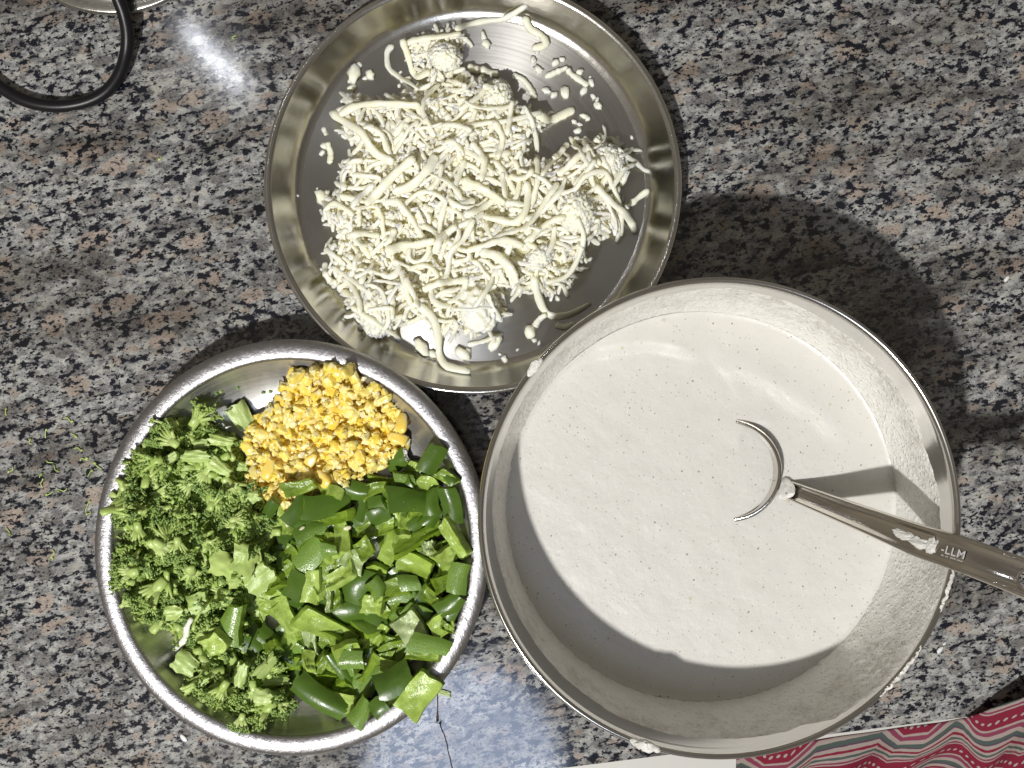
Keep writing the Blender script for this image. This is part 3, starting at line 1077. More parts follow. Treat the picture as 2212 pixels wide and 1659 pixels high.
def mound(poly, z, top, soft, amp, freq, seed, cut=.12):
    """lumpy bed of a heap: raises the height map and returns its own geometry"""
    pw = [at(u, v, z) for u, v in poly]
    P2 = [(p.x, p.y) for p in pw]
    xs = [p[0] for p in P2]; ys = [p[1] for p in P2]
    i0, i1 = int((min(xs) - 1 - GX0) / GS), int((max(xs) + 1 - GX0) / GS)
    j0, j1 = int((min(ys) - 1 - GY0) / GS), int((max(ys) + 1 - GY0) / GS)
    m = np.zeros((j1 - j0, i1 - i0))
    for j in range(j0, j1):
        for i in range(i0, i1):
            if inside(gx[i], gy[j], P2) and (top < 1.08 or veg_r(gx[i], gy[j]) < 10.7): m[j - j0, i - i0] = 1
    k = max(1, int(soft / GS))
    for _ in range(3):
        for ax in (0, 1):
            c_ = np.cumsum(np.concatenate([np.zeros_like(np.take(m, [0], ax)), m], ax), ax)
            n_ = m.shape[ax]
            hi = np.clip(np.arange(n_) + k + 1, 0, n_); lo = np.clip(np.arange(n_) - k, 0, n_)
            m = (np.take(c_, hi, ax) - np.take(c_, lo, ax)) / (2 * k + 1)
    sh = np.clip((m - .42) / .58, 0, 1) ** .7
    idx = {}
    V, F = [], []
    base = Hm[j0:j1, i0:i1].copy()
    for j in range(j1 - j0):
        for i in range(i1 - i0):
            if m[j, i] > .36:
                x, y = gx[i + i0], gy[j + j0]
                q = Vector((x * freq, y * freq, seed))
                nz = (0.5 - abs(noise.noise(q))) * 1.3 + .6 * noise.noise(q * 2.3) + .9 * noise.noise(q * .28)
                h = sh[j, i] * top + amp * nz * (.3 + sh[j, i]) - (.12 if m[j, i] < .46 else 0)
                idx[(j, i)] = len(V)
                V.append((x, y, max(base[j, i] - .1, base[j, i] * (1 - sh[j, i] * .5) + h)))
                Hm[j + j0, i + i0] = max(base[j, i], V[-1][2])
    for (j, i) in idx:
        q = [(j, i), (j, i + 1), (j + 1, i + 1), (j + 1, i)]
        if all(a in idx for a in q): F.append(tuple(idx[a] for a in q))
    return V, F


DIRS = ["right of", "upper right of", "above", "upper left of", "left of", "lower left of", "below", "lower right of"]


def where(u, v, marks):
    name, (mu, mv) = min(marks.items(), key=lambda kv: (kv[1][0] - u) ** 2 + (kv[1][1] - v) ** 2)
    dd = math.hypot(u - mu, v - mv)
    if dd < 14: return "on " + name
    a = math.degrees(math.atan2(mv - v, u - mu)) % 360
    return ("close " if dd < 42 else "") + DIRS[int((a + 22.5) // 45) % 8] + " " + name


# ------------------------------------------------------------------ cheese
cheese_poly = [(725, 235), (760, 205), (800, 212), (870, 205), (905, 180), (960, 185), (985, 150), (1040, 170), (1080, 195), (1125, 235), (1190, 245), (1150, 290), (1130, 330),
               (1180, 345), (1230, 340), (1260, 320), (1300, 290), (1340, 300), (1370, 345), (1350, 385), (1320, 400), (1345, 440), (1340, 500), (1270, 525),
               (1255, 590), (1225, 625), (1170, 640), (1090, 625), (1088, 690), (1010, 725), (960, 720), (900, 690), (850, 715), (790, 715), (752, 680), (735, 620), (700, 590),
               (698, 540), (720, 500), (692, 455), (720, 420), (745, 385), (735, 350), (770, 320), (735, 285)]
upper_poly = [(870, 85), (905, 75), (1000, 55), (1005, 85), (985, 110), (985, 160), (940, 180), (900, 150), (878, 120)]


def lay_tube(pts2, r, flat,  sides=8, lift=0.0, jitter=0.12, seedw=0.0, stiff=True, q=0.8):
    """lay a strand along xy points over whatever is there; returns geometry about its own centre"""
    n = len(pts2)
    zs = [ground(x, y, r, q) for x, y in pts2]
    if stiff:                       # strands bridge the dips
        for _ in range(4):
            zs = [max(zs[i], 0.5 * (zs[max(0, i - 1)] + zs[min(n - 1, i + 1)]) - 0.02) for i in range(n)]
            zs = [(zs[max(0, i - 1)] + 2 * zs[i] + zs[min(n - 1, i + 1)]) / 4 for i in range(n)]
    path = [Vector((x, y, z + r * flat * 0.85 + lift)) for (x, y), z in zip(pts2, zs)]
    rl = []
    for i in range(n):
        e = min(i, n - 1 - i)
        k = 1.0 + 0.42 * noise.noise(Vector((i * 7.0 / n, seedw, 2.2)))
        if e == 0: k *= 0.72
        rl.append(r * k)
    V, F = tube_geo(path, rl, sides, flat, twist=random.uniform(-1.2, 1.2), jitter=jitter, blunt=random.uniform(.1, .6))
    for p in path: stamp(p.x, p.y, r * 0.9, p.z + r * flat * 0.7)
    c = sum(path, Vector()) / n
    return [v - c for v in V], F, c


def wander(x, y, L, ang, n, curl):
    pts = []
    k = random.gauss(0, curl) ; dk = random.gauss(0, curl * 0.8)
    st = L / (n - 1)
    for i in range(n):
        pts.append((x, y))
        x += math.cos(ang) * st; y += math.sin(ang) * st
        ang += (k + dk * math.sin(i * 0.9 + curl)) * st
    mx = sum(p[0] for p in pts) / n - pts[0][0]; my = sum(p[1] for p in pts) / n - pts[0][1]
    return [(a - mx, b - my) for a, b in pts]


def on_plate(x, y, R=11.2): return math.hypot(x - CH.x, y - CH.y) < R


# lumps under and in the heap
def cheese_lump(u, v, rx, ry, h, amp, freq, seed, label, z0=None):
    x, y, _ = at(u, v, 1.0)
    g = ground(x, y, min(rx, ry) * .6, .3) if z0 is None else z0
    V, F = lump(5, (rx, ry, h), amp * 1.35, freq * 1.35, seed, True)
    o = obj("cheese_lump", mesh("cheese_lump", V, F, M['cheese']), loc=(x, y, g + h * 0.55), rot=(0, 0, seed))
    tag(o, label, "cheese", "lumps in the grated cheese")
    for k in range(5): stamp(x, y, max(rx, ry) * (1 - k * .18), g + h * (0.7 + k * .16))


# crumb fill: nobody could count it
J = Join()
def crumb_geo(x, y, s, q=.6):
    g = ground(x, y, s, q)
    V, F = lump(1, (s * random.uniform(.8, 1.5), s * random.uniform(.6, 1), s * random.uniform(.6, .9)), .45, 1.4, random.random() * 90)
    a = random.random() * 6.28
    ca, sa = math.cos(a), math.sin(a)
    V = V @ np.array([[ca, sa, 0], [-sa, ca, 0], [0, 0, 1]])
    stamp(x, y, s * .8, g + s * 1.1)
    return V, F, (x, y, g + s * .5)


J.add(*mound([(1000 + (u - 1000) * .94, 455 + (v - 455) * .94) for u, v in cheese_poly], .6, 1.07, .3, .28, 2.6, 3.0))
for k in range(3000):
    u, v = rand_in(cheese_poly) if k % 16 else rand_in(upper_poly)
    x, y, _ = at(u, v, 1.0)
    if random.random() < .45:
        V, F, c = crumb_geo(x, y, random.uniform(.09, .24))
        J.add([(a[0] + c[0], a[1] + c[1], a[2] + c[2]) for a in V], F)
    else:
        L = random.uniform(.5, 1.4)
        pts = wander(x, y, L, random.random() * 6.28, 6, 0.6)
        V, F, c = lay_tube(pts, random.uniform(.09, .17), random.uniform(.5, .95), 6, seedw=k, q=.7)
        J.add([tuple(a + c) for a in V], F)
fill = obj("cheese_shreds", mesh("cheese_shreds", J.V, J.F, M['cheese'], smooth=False))
tag(fill, "short broken shreds and crumbs making up the bed of the cheese heap", "cheese", kind='stuff')
cheese_lump(1035, 668, 1.45, 1.15, .75, .22, 1.6, 5, "smooth rounded cheese lump at the lower edge of the heap")
cheese_lump(815, 672, 1.5, .95, .6, .34, 2.6, 8, "craggy clump of pressed cheese at the heap's lower left")
cheese_lump(1245, 462, 1.2, 1.0, .7, .34, 3.0, 11, "knobbly clump of cheese ends at the right of the heap")
cheese_lump(1075, 215, 1.05, .8, .65, .34, 2.6, 14, "clump of packed shreds near the top of the heap")
cheese_lump(962, 125, .75, .95, .5, .36, 2.4, 17, "bright cheese clump in the loose group at the top of the plate")
cheese_lump(1020, 472, .55, .45, .45, .3, 2.4, 19, "small shiny knot of cheese with a curled strand mid heap")
cheese_lump(1315, 350, .95, .8, .55, .34, 2.6, 24, "clump of short upright shreds at the right end of the heap")
cheese_lump(1165, 560, .9, .6, .5, .34, 2.4, 29, "soft mashed clump lower right in the heap")

SHRED = "grated cheese shred lying in the heap on the flat steel plate"
GRP = "grated cheese shreds"
CM_ = {"the smooth rounded lump": (1035, 668), "the craggy clump": (815, 672), "the knobbly right clump": (1245, 462), "the packed top clump": (1075, 215),
       "the shiny curled knot": (1020, 472), "the right end clump": (1315, 350), "the soft mashed clump": (1165, 560), "the broad sloping upper left shred": (780, 290),
       "the smooth J shaped shred": (1130, 440), "the wide leaf flake": (1085, 570), "the broad central flake": (1045, 410), "the C shaped curl": (745, 380),
       "the looped shred at left": (715, 450), "the winding central shred": (985, 560), "the L shaped thick shred": (1170, 650), "the broad flake crossing the upper middle": (900, 380),
       "the bright top clump": (962, 125), "the lone hooked shred": (1160, 80), "the caret shaped pair": (1226, 155), "the thick boomerang shred": (1200, 245), "the long hanging shred": (955, 770),
       "the level shred at top left": (850, 225), "the broad flat left shred": (885, 530), "the slim arching shred": (1010, 280), "the pointed shred above the clump": (895, 640)}
nsh = 0
for k in range(236):
    for _ in range(20):
        u, v = rand_in(cheese_poly)
        x, y, _z = at(u, v, 1.5)
        L = random.choice([random.uniform(1.0, 2.0), random.uniform(1.2, 2.6), random.uniform(2.0, 3.6)])
        pts = wander(x, y, L, random.gauss(0.2, 1.4), 13, random.choice([.2, .5, .9]))
        if all(on_plate(*p) for p in pts): break
    r = random.choice([random.uniform(.10, .17), random.uniform(.13, .21)])
    V, F, c = lay_tube(pts, r, random.choice([.4, .6, .85]), 9, seedw=k * 3.1, lift=0.02, jitter=.26)
    o = obj("cheese_shred", mesh("cheese_shred", V, F, M['cheese']), loc=tuple(c))
    tag(o, ("long" if L > 2.3 else "short" if L < 1.5 else "medium") + (" thick" if r > .175 else " thin" if r < .13 else "") + " cheese shred, " + where(u, v, CM_), "cheese shred", GRP)
    nsh += 1

hand = [
    ([(878, 92), (905, 84), (945, 80), (995, 72)], .24, "straight flat cheese shred on the upper left of the loose top group"),
    ([(985, 72), (1010, 52), (1050, 42), (1090, 38), (1138, 16)], .22, "long thin curved cheese shred reaching up to the plate's top rim"),
    ([(1132, 38), (1146, 62), (1170, 76), (1178, 96), (1150, 105)], .27, "thick hooked cheese shred alone at the plate's upper right"),
    ([(848, 96), (836, 110), (838, 142), (856, 160), (880, 178), (906, 200)], .22, "long wavy cheese shred dangling left of the top group"),
    ([(870, 90), (880, 118), (890, 150), (905, 165), (930, 160)], .24, "ragged cheese shred bent like a hook at left of the top group"),
    ([(1012, 146), (1045, 152), (1076, 158)], .26, "short blunt cheese stick below the top group"),
    ([(1107, 162), (1130, 172), (1148, 195), (1155, 212)], .22, "curved cheese shred pointing down toward the heap's top right"),
    ([(1178, 166), (1202, 156), (1226, 146)], .20, "short cheese shred forming the left leg of a caret shape at right"),
    ([(1226, 150), (1232, 158), (1258, 176), (1270, 184)], .21, "short cheese shred forming the right leg of a caret shape"),
    ([(1158, 250), (1176, 258), (1200, 252), (1240, 232)], .32, "thick boomerang cheese shred on bare steel right of the heap"),
    ([(960, 312), (985, 300), (1010, 276), (1050, 266), (1090, 262), (1166, 240)], .18, "long slim cheese shred arching over the heap's top"),
    ([(712, 236), (745, 262), (782, 290), (810, 330), (850, 352)], .30, "broad cheese shred sloping down at the heap's upper left edge"),
    ([(735, 245), (775, 228), (825, 222), (870, 228), (905, 230)], .26, "thick cheese shred along the heap's top left edge"),
    ([(1284, 408), (1318, 440), (1350, 462), (1368, 480), (1376, 500)], .28, "long thick cheese shred pointing to the lower right rim"),
    ([(1350, 452), (1375, 430), (1402, 410)], .22, "stubby cheese shred sticking out at the heap's far right"),
    ([(1195, 420), (1240, 412), (1262, 385), (1300, 372), (1316, 385), (1325, 398), (1352, 362), (1374, 350)], .17, "wiggly cheese shred draped over the right part of the heap"),
    ([(1046, 468), (1080, 474), (1112, 480), (1134, 458), (1140, 420), (1137, 395)], .24, "smooth J shaped cheese shred in the middle of the heap"),
    ([(1138, 474), (1170, 455), (1205, 420), (1222, 385)], .20, "cheese shred rising right from the middle of the heap"),
    ([(1152, 602), (1158, 630), (1172, 664), (1195, 682), (1232, 678), (1276, 655)], .27, "thick L shaped cheese shred at the heap's lower right edge"),
    ([(905, 660), (938, 690), (946, 730), (948, 765), (965, 790), (1014, 802)], .27, "long curved cheese shred hanging from the bottom of the heap"),
    ([(700, 470), (703, 450), (722, 440), (745, 452), (765, 468)], .19, "looped cheese shred at the heap's left edge"),
    ([(700, 566), (703, 590), (715, 608), (728, 612)], .22, "short cheese shred standing off the lower left of the heap"),
    ([(706, 308), (714, 330), (712, 352)], .24, "short curved cheese shred alone on the steel left of the heap"),
    ([(698, 275), (706, 292)], .18, "little cheese chip above the lone curved shred at left"),
    ([(1022, 478), (1000, 520), (975, 545), (965, 590), (950, 610)], .20, "winding cheese shred running down the heap centre"),
    ([(855, 432), (880, 460), (905, 500), (925, 530)], .20, "thin straight cheese shred sloping across the heap's left centre"),
    ([(1010, 540), (1050, 530), (1090, 520), (1128, 532)], .23, "knobbly level cheese shred below the heap centre"),
    ([(835, 545), (870, 530), (905, 528), (940, 522)], .30, "broad flat cheese shred left of the heap centre"),
    ([(940, 545), (955, 510), (985, 490)], .28, "wide blunt cheese shred slanting in the heap's lower middle"),
    ([(1040, 545), (1075, 555), (1105, 585), (1115, 610)], .34, "wide leaf shaped cheese flake above the smooth lump"),
    ([(875, 600), (895, 640), (905, 665)], .19, "pointed cheese shred above the lower left clump"),
    ([(915, 625), (960, 610), (1010, 605)], .23, "level cheese shred left of the smooth lump"),
    ([(1205, 395), (1180, 430), (1155, 470), (1125, 500)], .22, "cheese shred slanting down left through the heap's right half"),
    ([(1245, 475), (1260, 520), (1230, 590), (1180, 610)], .18, "thin bent cheese shred along the heap's lower right"),
    ([(1020, 310), (1045, 345), (1040, 390)], .24, "smooth cheese shred standing in the heap's upper centre"),
    ([(895, 345), (860, 370), (820, 410), (790, 440)], .30, "wide pale cheese shred crossing the heap's upper left"),
    ([(940, 335), (925, 365), (890, 400), (850, 415)], .34, "broad smooth cheese flake crossing the heap's upper middle"),
    ([(1000, 390), (1045, 410), (1090, 440)], .30, "broad cheese flake sloping right at the heap's centre"),
    ([(1068, 265), (1085, 300), (1075, 340)], .22, "cheese shred dropping from the clump near the top"),
    ([(1262, 300), (1275, 330), (1295, 358)], .22, "straight cheese shred at the top of the right end clump"),
    ([(1228, 305), (1210, 330), (1195, 345)], .2, "small cheese shred left of the right end clump"),
    ([(745, 410), (738, 380), (755, 355), (785, 350)], .20, "cheese shred curled like a C at the heap's left"),
    ([(1245, 530), (1262, 548), (1270, 565)], .15, "tiny straight cheese shred just below the right side of the heap"),
    ([(1010, 745), (1050, 735), (1085, 720)], .18, "small cheese shred under the smooth lump"),
    ([(1155, 705), (1165, 690), (1180, 680)], .24, "rough cheese bit below the L shaped shred"),
    ([(1200, 702), (1220, 706), (1242, 698)], .22, "cheese chip half hidden by the bowl's rim"),
]
for pts, r, lab in hand:
    P3 = spline([(at(u, v, 1.0).x, at(u, v, 1.0).y, 0) for u, v in pts], 22)
    V, F, c = lay_tube([(p.x, p.y) for p in P3], r * .9, random.uniform(.5, .75), 10, seedw=len(lab) * 1.7, lift=0.03, jitter=.2, q=.85)
    # correct the parallax of the height it ended on
    o = obj("cheese_shred", mesh("cheese_shred", V, F, M['cheese']), loc=tuple(c))
    k = (HC - c.z) / (HC - 1.0)
    o.location.x *= k; o.location.y *= k
    tag(o, lab, "cheese shred", GRP)

crumbs = [(1152, 130), (1163, 150), (1160, 112), (1215, 128), (1200, 135), (1235, 165), (1252, 155), (1275, 165), (1278, 178), (1262, 196), (1282, 208), (1290, 215), (1292, 228), (1180, 195),
          (1196, 205), (1220, 200), (1240, 262), (1252, 268), (1262, 250), (1270, 256), (1248, 282), (1246, 300), (1258, 305), (1365, 296), (1395, 258), (765, 160), (755, 175), (800, 160), (790, 168),
          (775, 140), (760, 190), (865, 155), (868, 175), (880, 170), (862, 185), (685, 408), (705, 420), (697, 430), (640, 422), (910, 750), (1080, 765), (1090, 775), (1070, 740), (1145, 718), (1155, 735),
          (935, 765), (1118, 755), (1010, 760), (1000, 765), (1165, 740), (1275, 560), (1060, 690), (1205, 645), (695, 330), (700, 315), (1345, 430), (1045, 80), (1050, 95)]
for k, (u, v) in enumerate(crumbs):
    x, y, _ = at(u, v, .3)
    s = random.uniform(.10, .26) if k % 3 else random.uniform(.2, .34)
    if (u, v) in ((1000, 765), (910, 750), (1070, 740), (765, 160), (1145, 718), (697, 430)): s = .45
    V, F, c = crumb_geo(x, y, s, .8)
    me = mesh("cheese_crumb", *lump(2, (s * random.uniform(.9, 1.5), s * .8, s * .55), .55, 1.7, k * 2.3), M['cheese'])
    o = obj("cheese_crumb", me, loc=(x, y, .17 + s * .42), rot=(0, 0, random.random() * 6))
    tag(o, ("larger" if s > .25 else "small") + " loose cheese crumb on the steel, " + where(u, v, CM_), "cheese crumb", "loose cheese crumbs on the flat plate")

# ------------------------------------------------------------------ corn
corn_poly = [(622, 806), (660, 800), (700, 790), (745, 790), (800, 820), (838, 848), (868, 890), (878, 955), (850, 990), (800, 1030), (720, 1060), (670, 1085), (620, 1100), (575, 1085), (545, 1060), (522, 1030), (530, 985), (522, 945), (560, 905), (575, 870), (610, 850)]


def kernel_mesh(seed, whole):
    V, F = ico(3)
    V = V.copy()
    out = []
    for v in V:
        x, y, z = v
        k = 1.0 - 0.38 * (x * .5 + .5)                # tapers to the tip
        e = 0.62
        y2 = math.copysign(abs(y) ** e, y); z2 = math.copysign(abs(z) ** e, z)
        x2 = x * 0.52 - (0.07 * max(0, -x) * (1 - abs(y)) if whole else 0)
        p = Vector((x2, y2 * 0.36 * k, z2 * 0.25 * k))
        q = Vector((x, y, z)) * (1.6 if whole else 2.3) + Vector((seed * 5.1, seed * 2.2, 0))
        d = noise.noise(q) + .5 * noise.noise(q * 2.3)
        p *= 1 + (0.12 if whole else 0.48) * d
        out.append(p)
    return mesh("corn_kernel", out, F, M['corn'] if whole else M['corn2'])


def flake_mesh(seed, mat):
    n = 7
    V, F = [], []
    L, Wd = random.uniform(.4, .75), random.uniform(.3, .55)
    for side in (0, 1):
        for i in range(n):
            for j in range(n):
                x, y = (i / (n - 1) - .5), (j / (n - 1) - .5)
                jag = 1 + .5 * noise.noise(Vector((x * 5, y * 5, seed)))
                xx, yy = x * L * jag * (1.2 - abs(y)), y * Wd * jag * (1.3 - abs(x))
                z = .22 - 1.0 * (xx * xx + yy * yy) * 1.4 + .16 * noise.noise(Vector((x * 3.5, y * 3.5, seed + 9)))
                V.append((xx, yy, z - side * .035))
    for side in (0, 1):
        b = side * n * n
        for i in range(n - 1):
            for j in range(n - 1):
                f = (b + i * n + j, b + (i + 1) * n + j, b + (i + 1) * n + j + 1, b + i * n + j + 1)
                F.append(f if side == 0 else tuple(reversed(f)))
    bd = [i * n for i in range(n)] + [(n - 1) * n + j for j in range(1, n)] + [i * n + n - 1 for i in range(n - 2, -1, -1)] + [j for j in range(n - 2, 0, -1)]
    for a, b in zip(bd, bd[1:] + bd[:1]): F.append((b, a, a + n * n, b + n * n))
    return mesh("corn_skin_flake", V, F, mat)


kw = [kernel_mesh(i + 1, True) for i in range(5)]
kc = [kernel_mesh(i + 20, False) for i in range(9)]
kf = [flake_mesh(i * 3.3, M['husk'] if i % 2 else M['corn2']) for i in range(8)]


def drop(name, me, x, y, r, thick, tilt=.5, scale=1.0, q=.6, lift=0.0, rz=None, label=None, cat=None, group=None, sink=.35):
    g = ground(x, y, r, q)
    z = g + thick * (1 - sink) * .5 + lift
    o = obj(name, me, loc=(x, y, z), rot=(random.gauss(0, tilt), random.gauss(0, tilt), random.random() * 6.28 if rz is None else rz), scale=scale)
    stamp(x, y, r * .85, g + thick * (1 - sink))
    settle(o, [me])
    if cat: tag(o, label, cat, group)
    return o


CN = {"the plump top kernel": (722, 815), "the lone wedge kernel": (868, 912), "the pepper rectangle on the corn": (641, 1055), "the square broccoli stem": (530, 900),
      "the lone pepper square": (845, 985), "the pointed peach kernel": (693, 1035), "the orange plump kernel": (575, 1015), "the heap's middle": (705, 925),
      "the pale upper left kernel": (600, 868), "the dark pepper slab": (760, 1050)}
# crushed bed
J = Join()
V_, F_ = mound(corn_poly, .8, .8, .3, .32, 2.6, 8.0)
J.add(V_, F_, 0)
for k in range(520):
    u, v = rand_in(corn_poly)
    x, y, _ = at(u, v, 1.2)
    s = random.uniform(.08, .2)
    V, F = lump(1, (s * 1.3, s, s * .8), .5, 1.6, k * 1.9)
    g = ground(x, y, s, .5); stamp(x, y, s, g + s * 1.1)
    J.add([(a[0] + x, a[1] + y, a[2] + g + s * .4) for a in V], F, k % 2)
o = obj("corn_mash", mesh("corn_mash", J.V, J.F, [M['corn2'], M['husk']], J.M))
tag(o, "fine crushed bits of sweetcorn between the kernels", "corn", kind='stuff')
for k in range(200):
    u, v = rand_in(corn_poly)
    x, y, _ = at(u, v, 1.8)
    if random.random() < .13:
        drop("corn_kernel", random.choice(kw), x, y, .32, .42, .6, random.uniform(.8, 1.05), label="smooth corn kernel, " + where(u, v, CN), cat="corn kernel", group="corn kernels")
    else:
        drop("corn_kernel", random.choice(kc), x, y, .30, .36, .9, random.uniform(.8, 1.25), label="crushed corn kernel, " + where(u, v, CN), cat="corn kernel", group="crushed corn kernels")
for k in range(150):
    u, v = rand_in(corn_poly)
    x, y, _ = at(u, v, 2.2)
    drop("corn_skin_flake", random.choice(kf), x, y, .22, .16, .6, random.uniform(.6, 1.15), q=.7, label="torn corn skin flake, " + where(u, v, CN), cat="corn flake", group="corn skin flakes")
for (u, v, rz, s, lab) in [(722, 815, .8, 1.35, "plump round golden kernel at the very top of the corn heap"), (868, 912, 1.5, 1.25, "wedge shaped kernel standing apart at the corn heap's right edge"),
                           (856, 948, 2.9, 1.2, "orange kernel lying below the lone wedge kernel"), (600, 868, 2.2, 1.1, "pale yellow kernel at the corn heap's upper left edge"),
                           (545, 905, .5, 1.0, "small golden kernel beside the square broccoli stem"), (693, 1035, 2.3, 1.25, "pointed peach coloured kernel beside the lone pepper square"),
                           (665, 998, .9, 1.1, "rounded kernel in the lower middle of the corn heap"), (575, 1015, 1.2, 1.25, "orange plump kernel on the lower left of the corn heap")]:
    x, y, _ = at(u, v, 2.4)
    drop("corn_kernel", random.choice(kw), x, y, .35, .5, .25, s, q=.8, rz=rz, label=lab, cat="corn kernel", group="corn kernels")

# ------------------------------------------------------------------ broccoli
def floret(seed, size):
    """returns stalk and bud meshes, lying along +x, fanned out"""
    rs = random.Random(seed)
    st, bd = Join(), Join()
    L = size
    base = Vector((-L * .5, 0, 0))
    fork = Vector((-L * rs.uniform(.15, .28), 0, 0.03))
    V, F = tube_geo([base, base.lerp(fork, .5), fork + Vector((.1, 0, 0))], [L * .13, L * .14, L * .15], 8, rs.uniform(.5, .7), blunt=.3)
    st.add(V, F)
    bv, bf = ico(1)
    nb = rs.randint(7, 10)
    for b in range(nb):
        a = (b / (nb - 1) - .5) * rs.uniform(1.1, 1.5) + rs.gauss(0, .06)
        e = rs.gauss(0.1, .22)
        D = Vector((math.cos(a) * math.cos(e), math.sin(a) * math.cos(e), math.sin(e)))
        l1 = L * rs.uniform(.36, .5)
        p0 = fork + Vector((0, math.sin(a) * L * .16, 0)); p1 = p0 + D * l1 * .5 + Vector((0, 0, rs.gauss(0, .02))); p2 = p0 + D * l1
        V, F = tube_geo([p0, p1, p2], [L * .075, L * .055, L * .036], 6, .9)
        st.add(V, F)
        for s in range(rs.randint(4, 6)):
            a2 = a + rs.gauss(0, .38); e2 = e + rs.gauss(0, .35)
            D2 = Vector((math.cos(a2) * math.cos(e2), math.sin(a2) * math.cos(e2), math.sin(e2)))
            q0 = p1.lerp(p2, rs.random()); l2 = L * rs.uniform(.10, .20)
            q1 = q0 + D2 * l2
            V, F = tube_geo([q0, q0.lerp(q1, .5) + Vector((0, rs.gauss(0, .02), rs.gauss(0, .02))), q1], [L * .028, L * .022, L * .016], 5)
            st.add(V, F)
            for c in range(rs.randint(2, 4)):
                r = rs.uniform(.055, .105)
                pc = q1 + Vector((rs.gauss(0, .05), rs.gauss(0, .05), rs.gauss(0, .04))) + D2 * rs.uniform(0, .08)
                bd.add(bv * r * np.array([1, 1, rs.uniform(.8, 1.3)]) + np.array(pc), bf)
    return mesh("stalk", st.V, st.F, M['stalk']), mesh("bud_cluster", bd.V, bd.F, M['bud'])


def stem_mesh(seed, L, Wd, th, mat):
    rs = random.Random(seed)
    nx, ny = 9, 9
    V, F = [], []
    for side in (0, 1):
        for i in range(nx):
            for j in range(ny):
                x, y = i / (nx - 1) - .5, j / (ny - 1) - .5
                ridge = .2 * abs(math.sin((y + seed) * 9 + 2 * x)) * th * 2
                z = (th * .5 + ridge - .9 * th * y * y * 2) if side == 0 else -th * .5
                q_ = Vector((x * 3 + seed * 7, y * 3, side))
                V.append((x * L * (1 + .35 * noise.noise(Vector((y * 4, seed, 1)))), y * Wd * (1 - .3 * x + .3 * noise.noise(Vector((x * 4, seed, 5)))), z + .12 * noise.noise(q_)))
    for side in (0, 1):
        b = side * nx * ny
        for i in range(nx - 1):
            for j in range(ny - 1):
                f = (b + i * ny + j, b + (i + 1) * ny + j, b + (i + 1) * ny + j + 1, b + i * ny + j + 1)
                F.append(f if side == 0 else tuple(reversed(f)))
    n1 = len(V)
    bd_ = [i * ny for i in range(nx)] + [(nx - 1) * ny + j for j in range(1, ny)] + [i * ny + ny - 1 for i in range(nx - 2, -1, -1)] + [j for j in range(ny - 2, 0, -1)]
    k = len(F)
    top = [V[a] for a in bd_]; bot = [V[a + nx * ny] for a in bd_]
    V += top + bot
    m = len(bd_)
    for a in range(m):
        b = (a + 1) % m
        F.append((n1 + b, n1 + a, n1 + m + a, n1 + m + b))
    return mesh("broccoli_stem_piece", V, F, mat, flat_from=k)


broc_poly = [(272, 990), (300, 965), (340, 935), (390, 905), (440, 895), (470, 930), (520, 945), (528, 1040), (545, 1085), (595, 1130), (590, 1200), (560, 1260), (530, 1330),
             (560, 1400), (625, 1440), (640, 1490), (620, 1535), (560, 1565), (520, 1570), (495, 1545), (455, 1495), (412, 1430), (382, 1365), (315, 1335), (275, 1285), (258, 1200), (262, 1080)]
BM_ = {"the big halved floret": (322, 1000), "the dark top floret": (428, 895), "the smooth pale stem stick": (424, 985), "the rolled leaf bud": (477, 1010), "the upper fan floret": (462, 1072),
       "the middle fan floret": (385, 1190), "the narrow floret by the left wall": (275, 1070), "the round floret at the left rim": (272, 1220), "the bright green stem chunk": (488, 1220),
       "the pale yellow stem chunk": (562, 1248), "the long ribbed stem slice": (540, 1314), "the white ribbed cut": (432, 1302), "the green stem ring": (378, 1320),
       "the pale ridged stem chunk": (400, 1435), "the pale branching stem": (590, 1475), "the upright pepper leaf": (497, 1350), "the pale tail floret": (545, 1510),
       "the dark bottom floret": (620, 1540), "the corn's lower left corner": (545, 1075), "the wide lower left fan": (320, 1290)}
fl = [floret(100 + i, random.uniform(1.5, 2.3)) for i in range(9)]
fs = [floret(300 + i, random.uniform(.9, 1.3)) for i in range(6)]


random.seed(42)
def place_floret(u, v, pair, scale=1.0, rz=None, tilt=.35, label=None, z=1.8, q=.55):
    x, y, _ = at(u, v, z)
    dx, dy = x - VG.x, y - VG.y
    e = math.hypot(dx / SX, dy / SY)
    lim = 11.3 - .7 * scale
    if e > lim and not (label and "rest" in label):
        x, y = VG.x + dx * lim / e, VG.y + dy * lim / e
    g = ground(x, y, .55 * scale, q)
    root = obj("broccoli_floret", None, loc=(x, y, g + .3 * scale), rot=(random.gauss(0, tilt * 1.6), random.gauss(0, tilt), random.random() * 6.28 if rz is None else rz), scale=scale)
    tag(root, label or (("large" if pair in fl else "small") + " broccoli floret, " + where(u, v, BM_)), "broccoli", "chopped broccoli florets")
    obj("stalk", pair[0], root); obj("bud_cluster", pair[1], root)
    settle(root, pair)
    stamp(x, y, .6 * scale, g + .38 * scale)
    stamp(x, y, .3 * scale, g + .5 * scale)


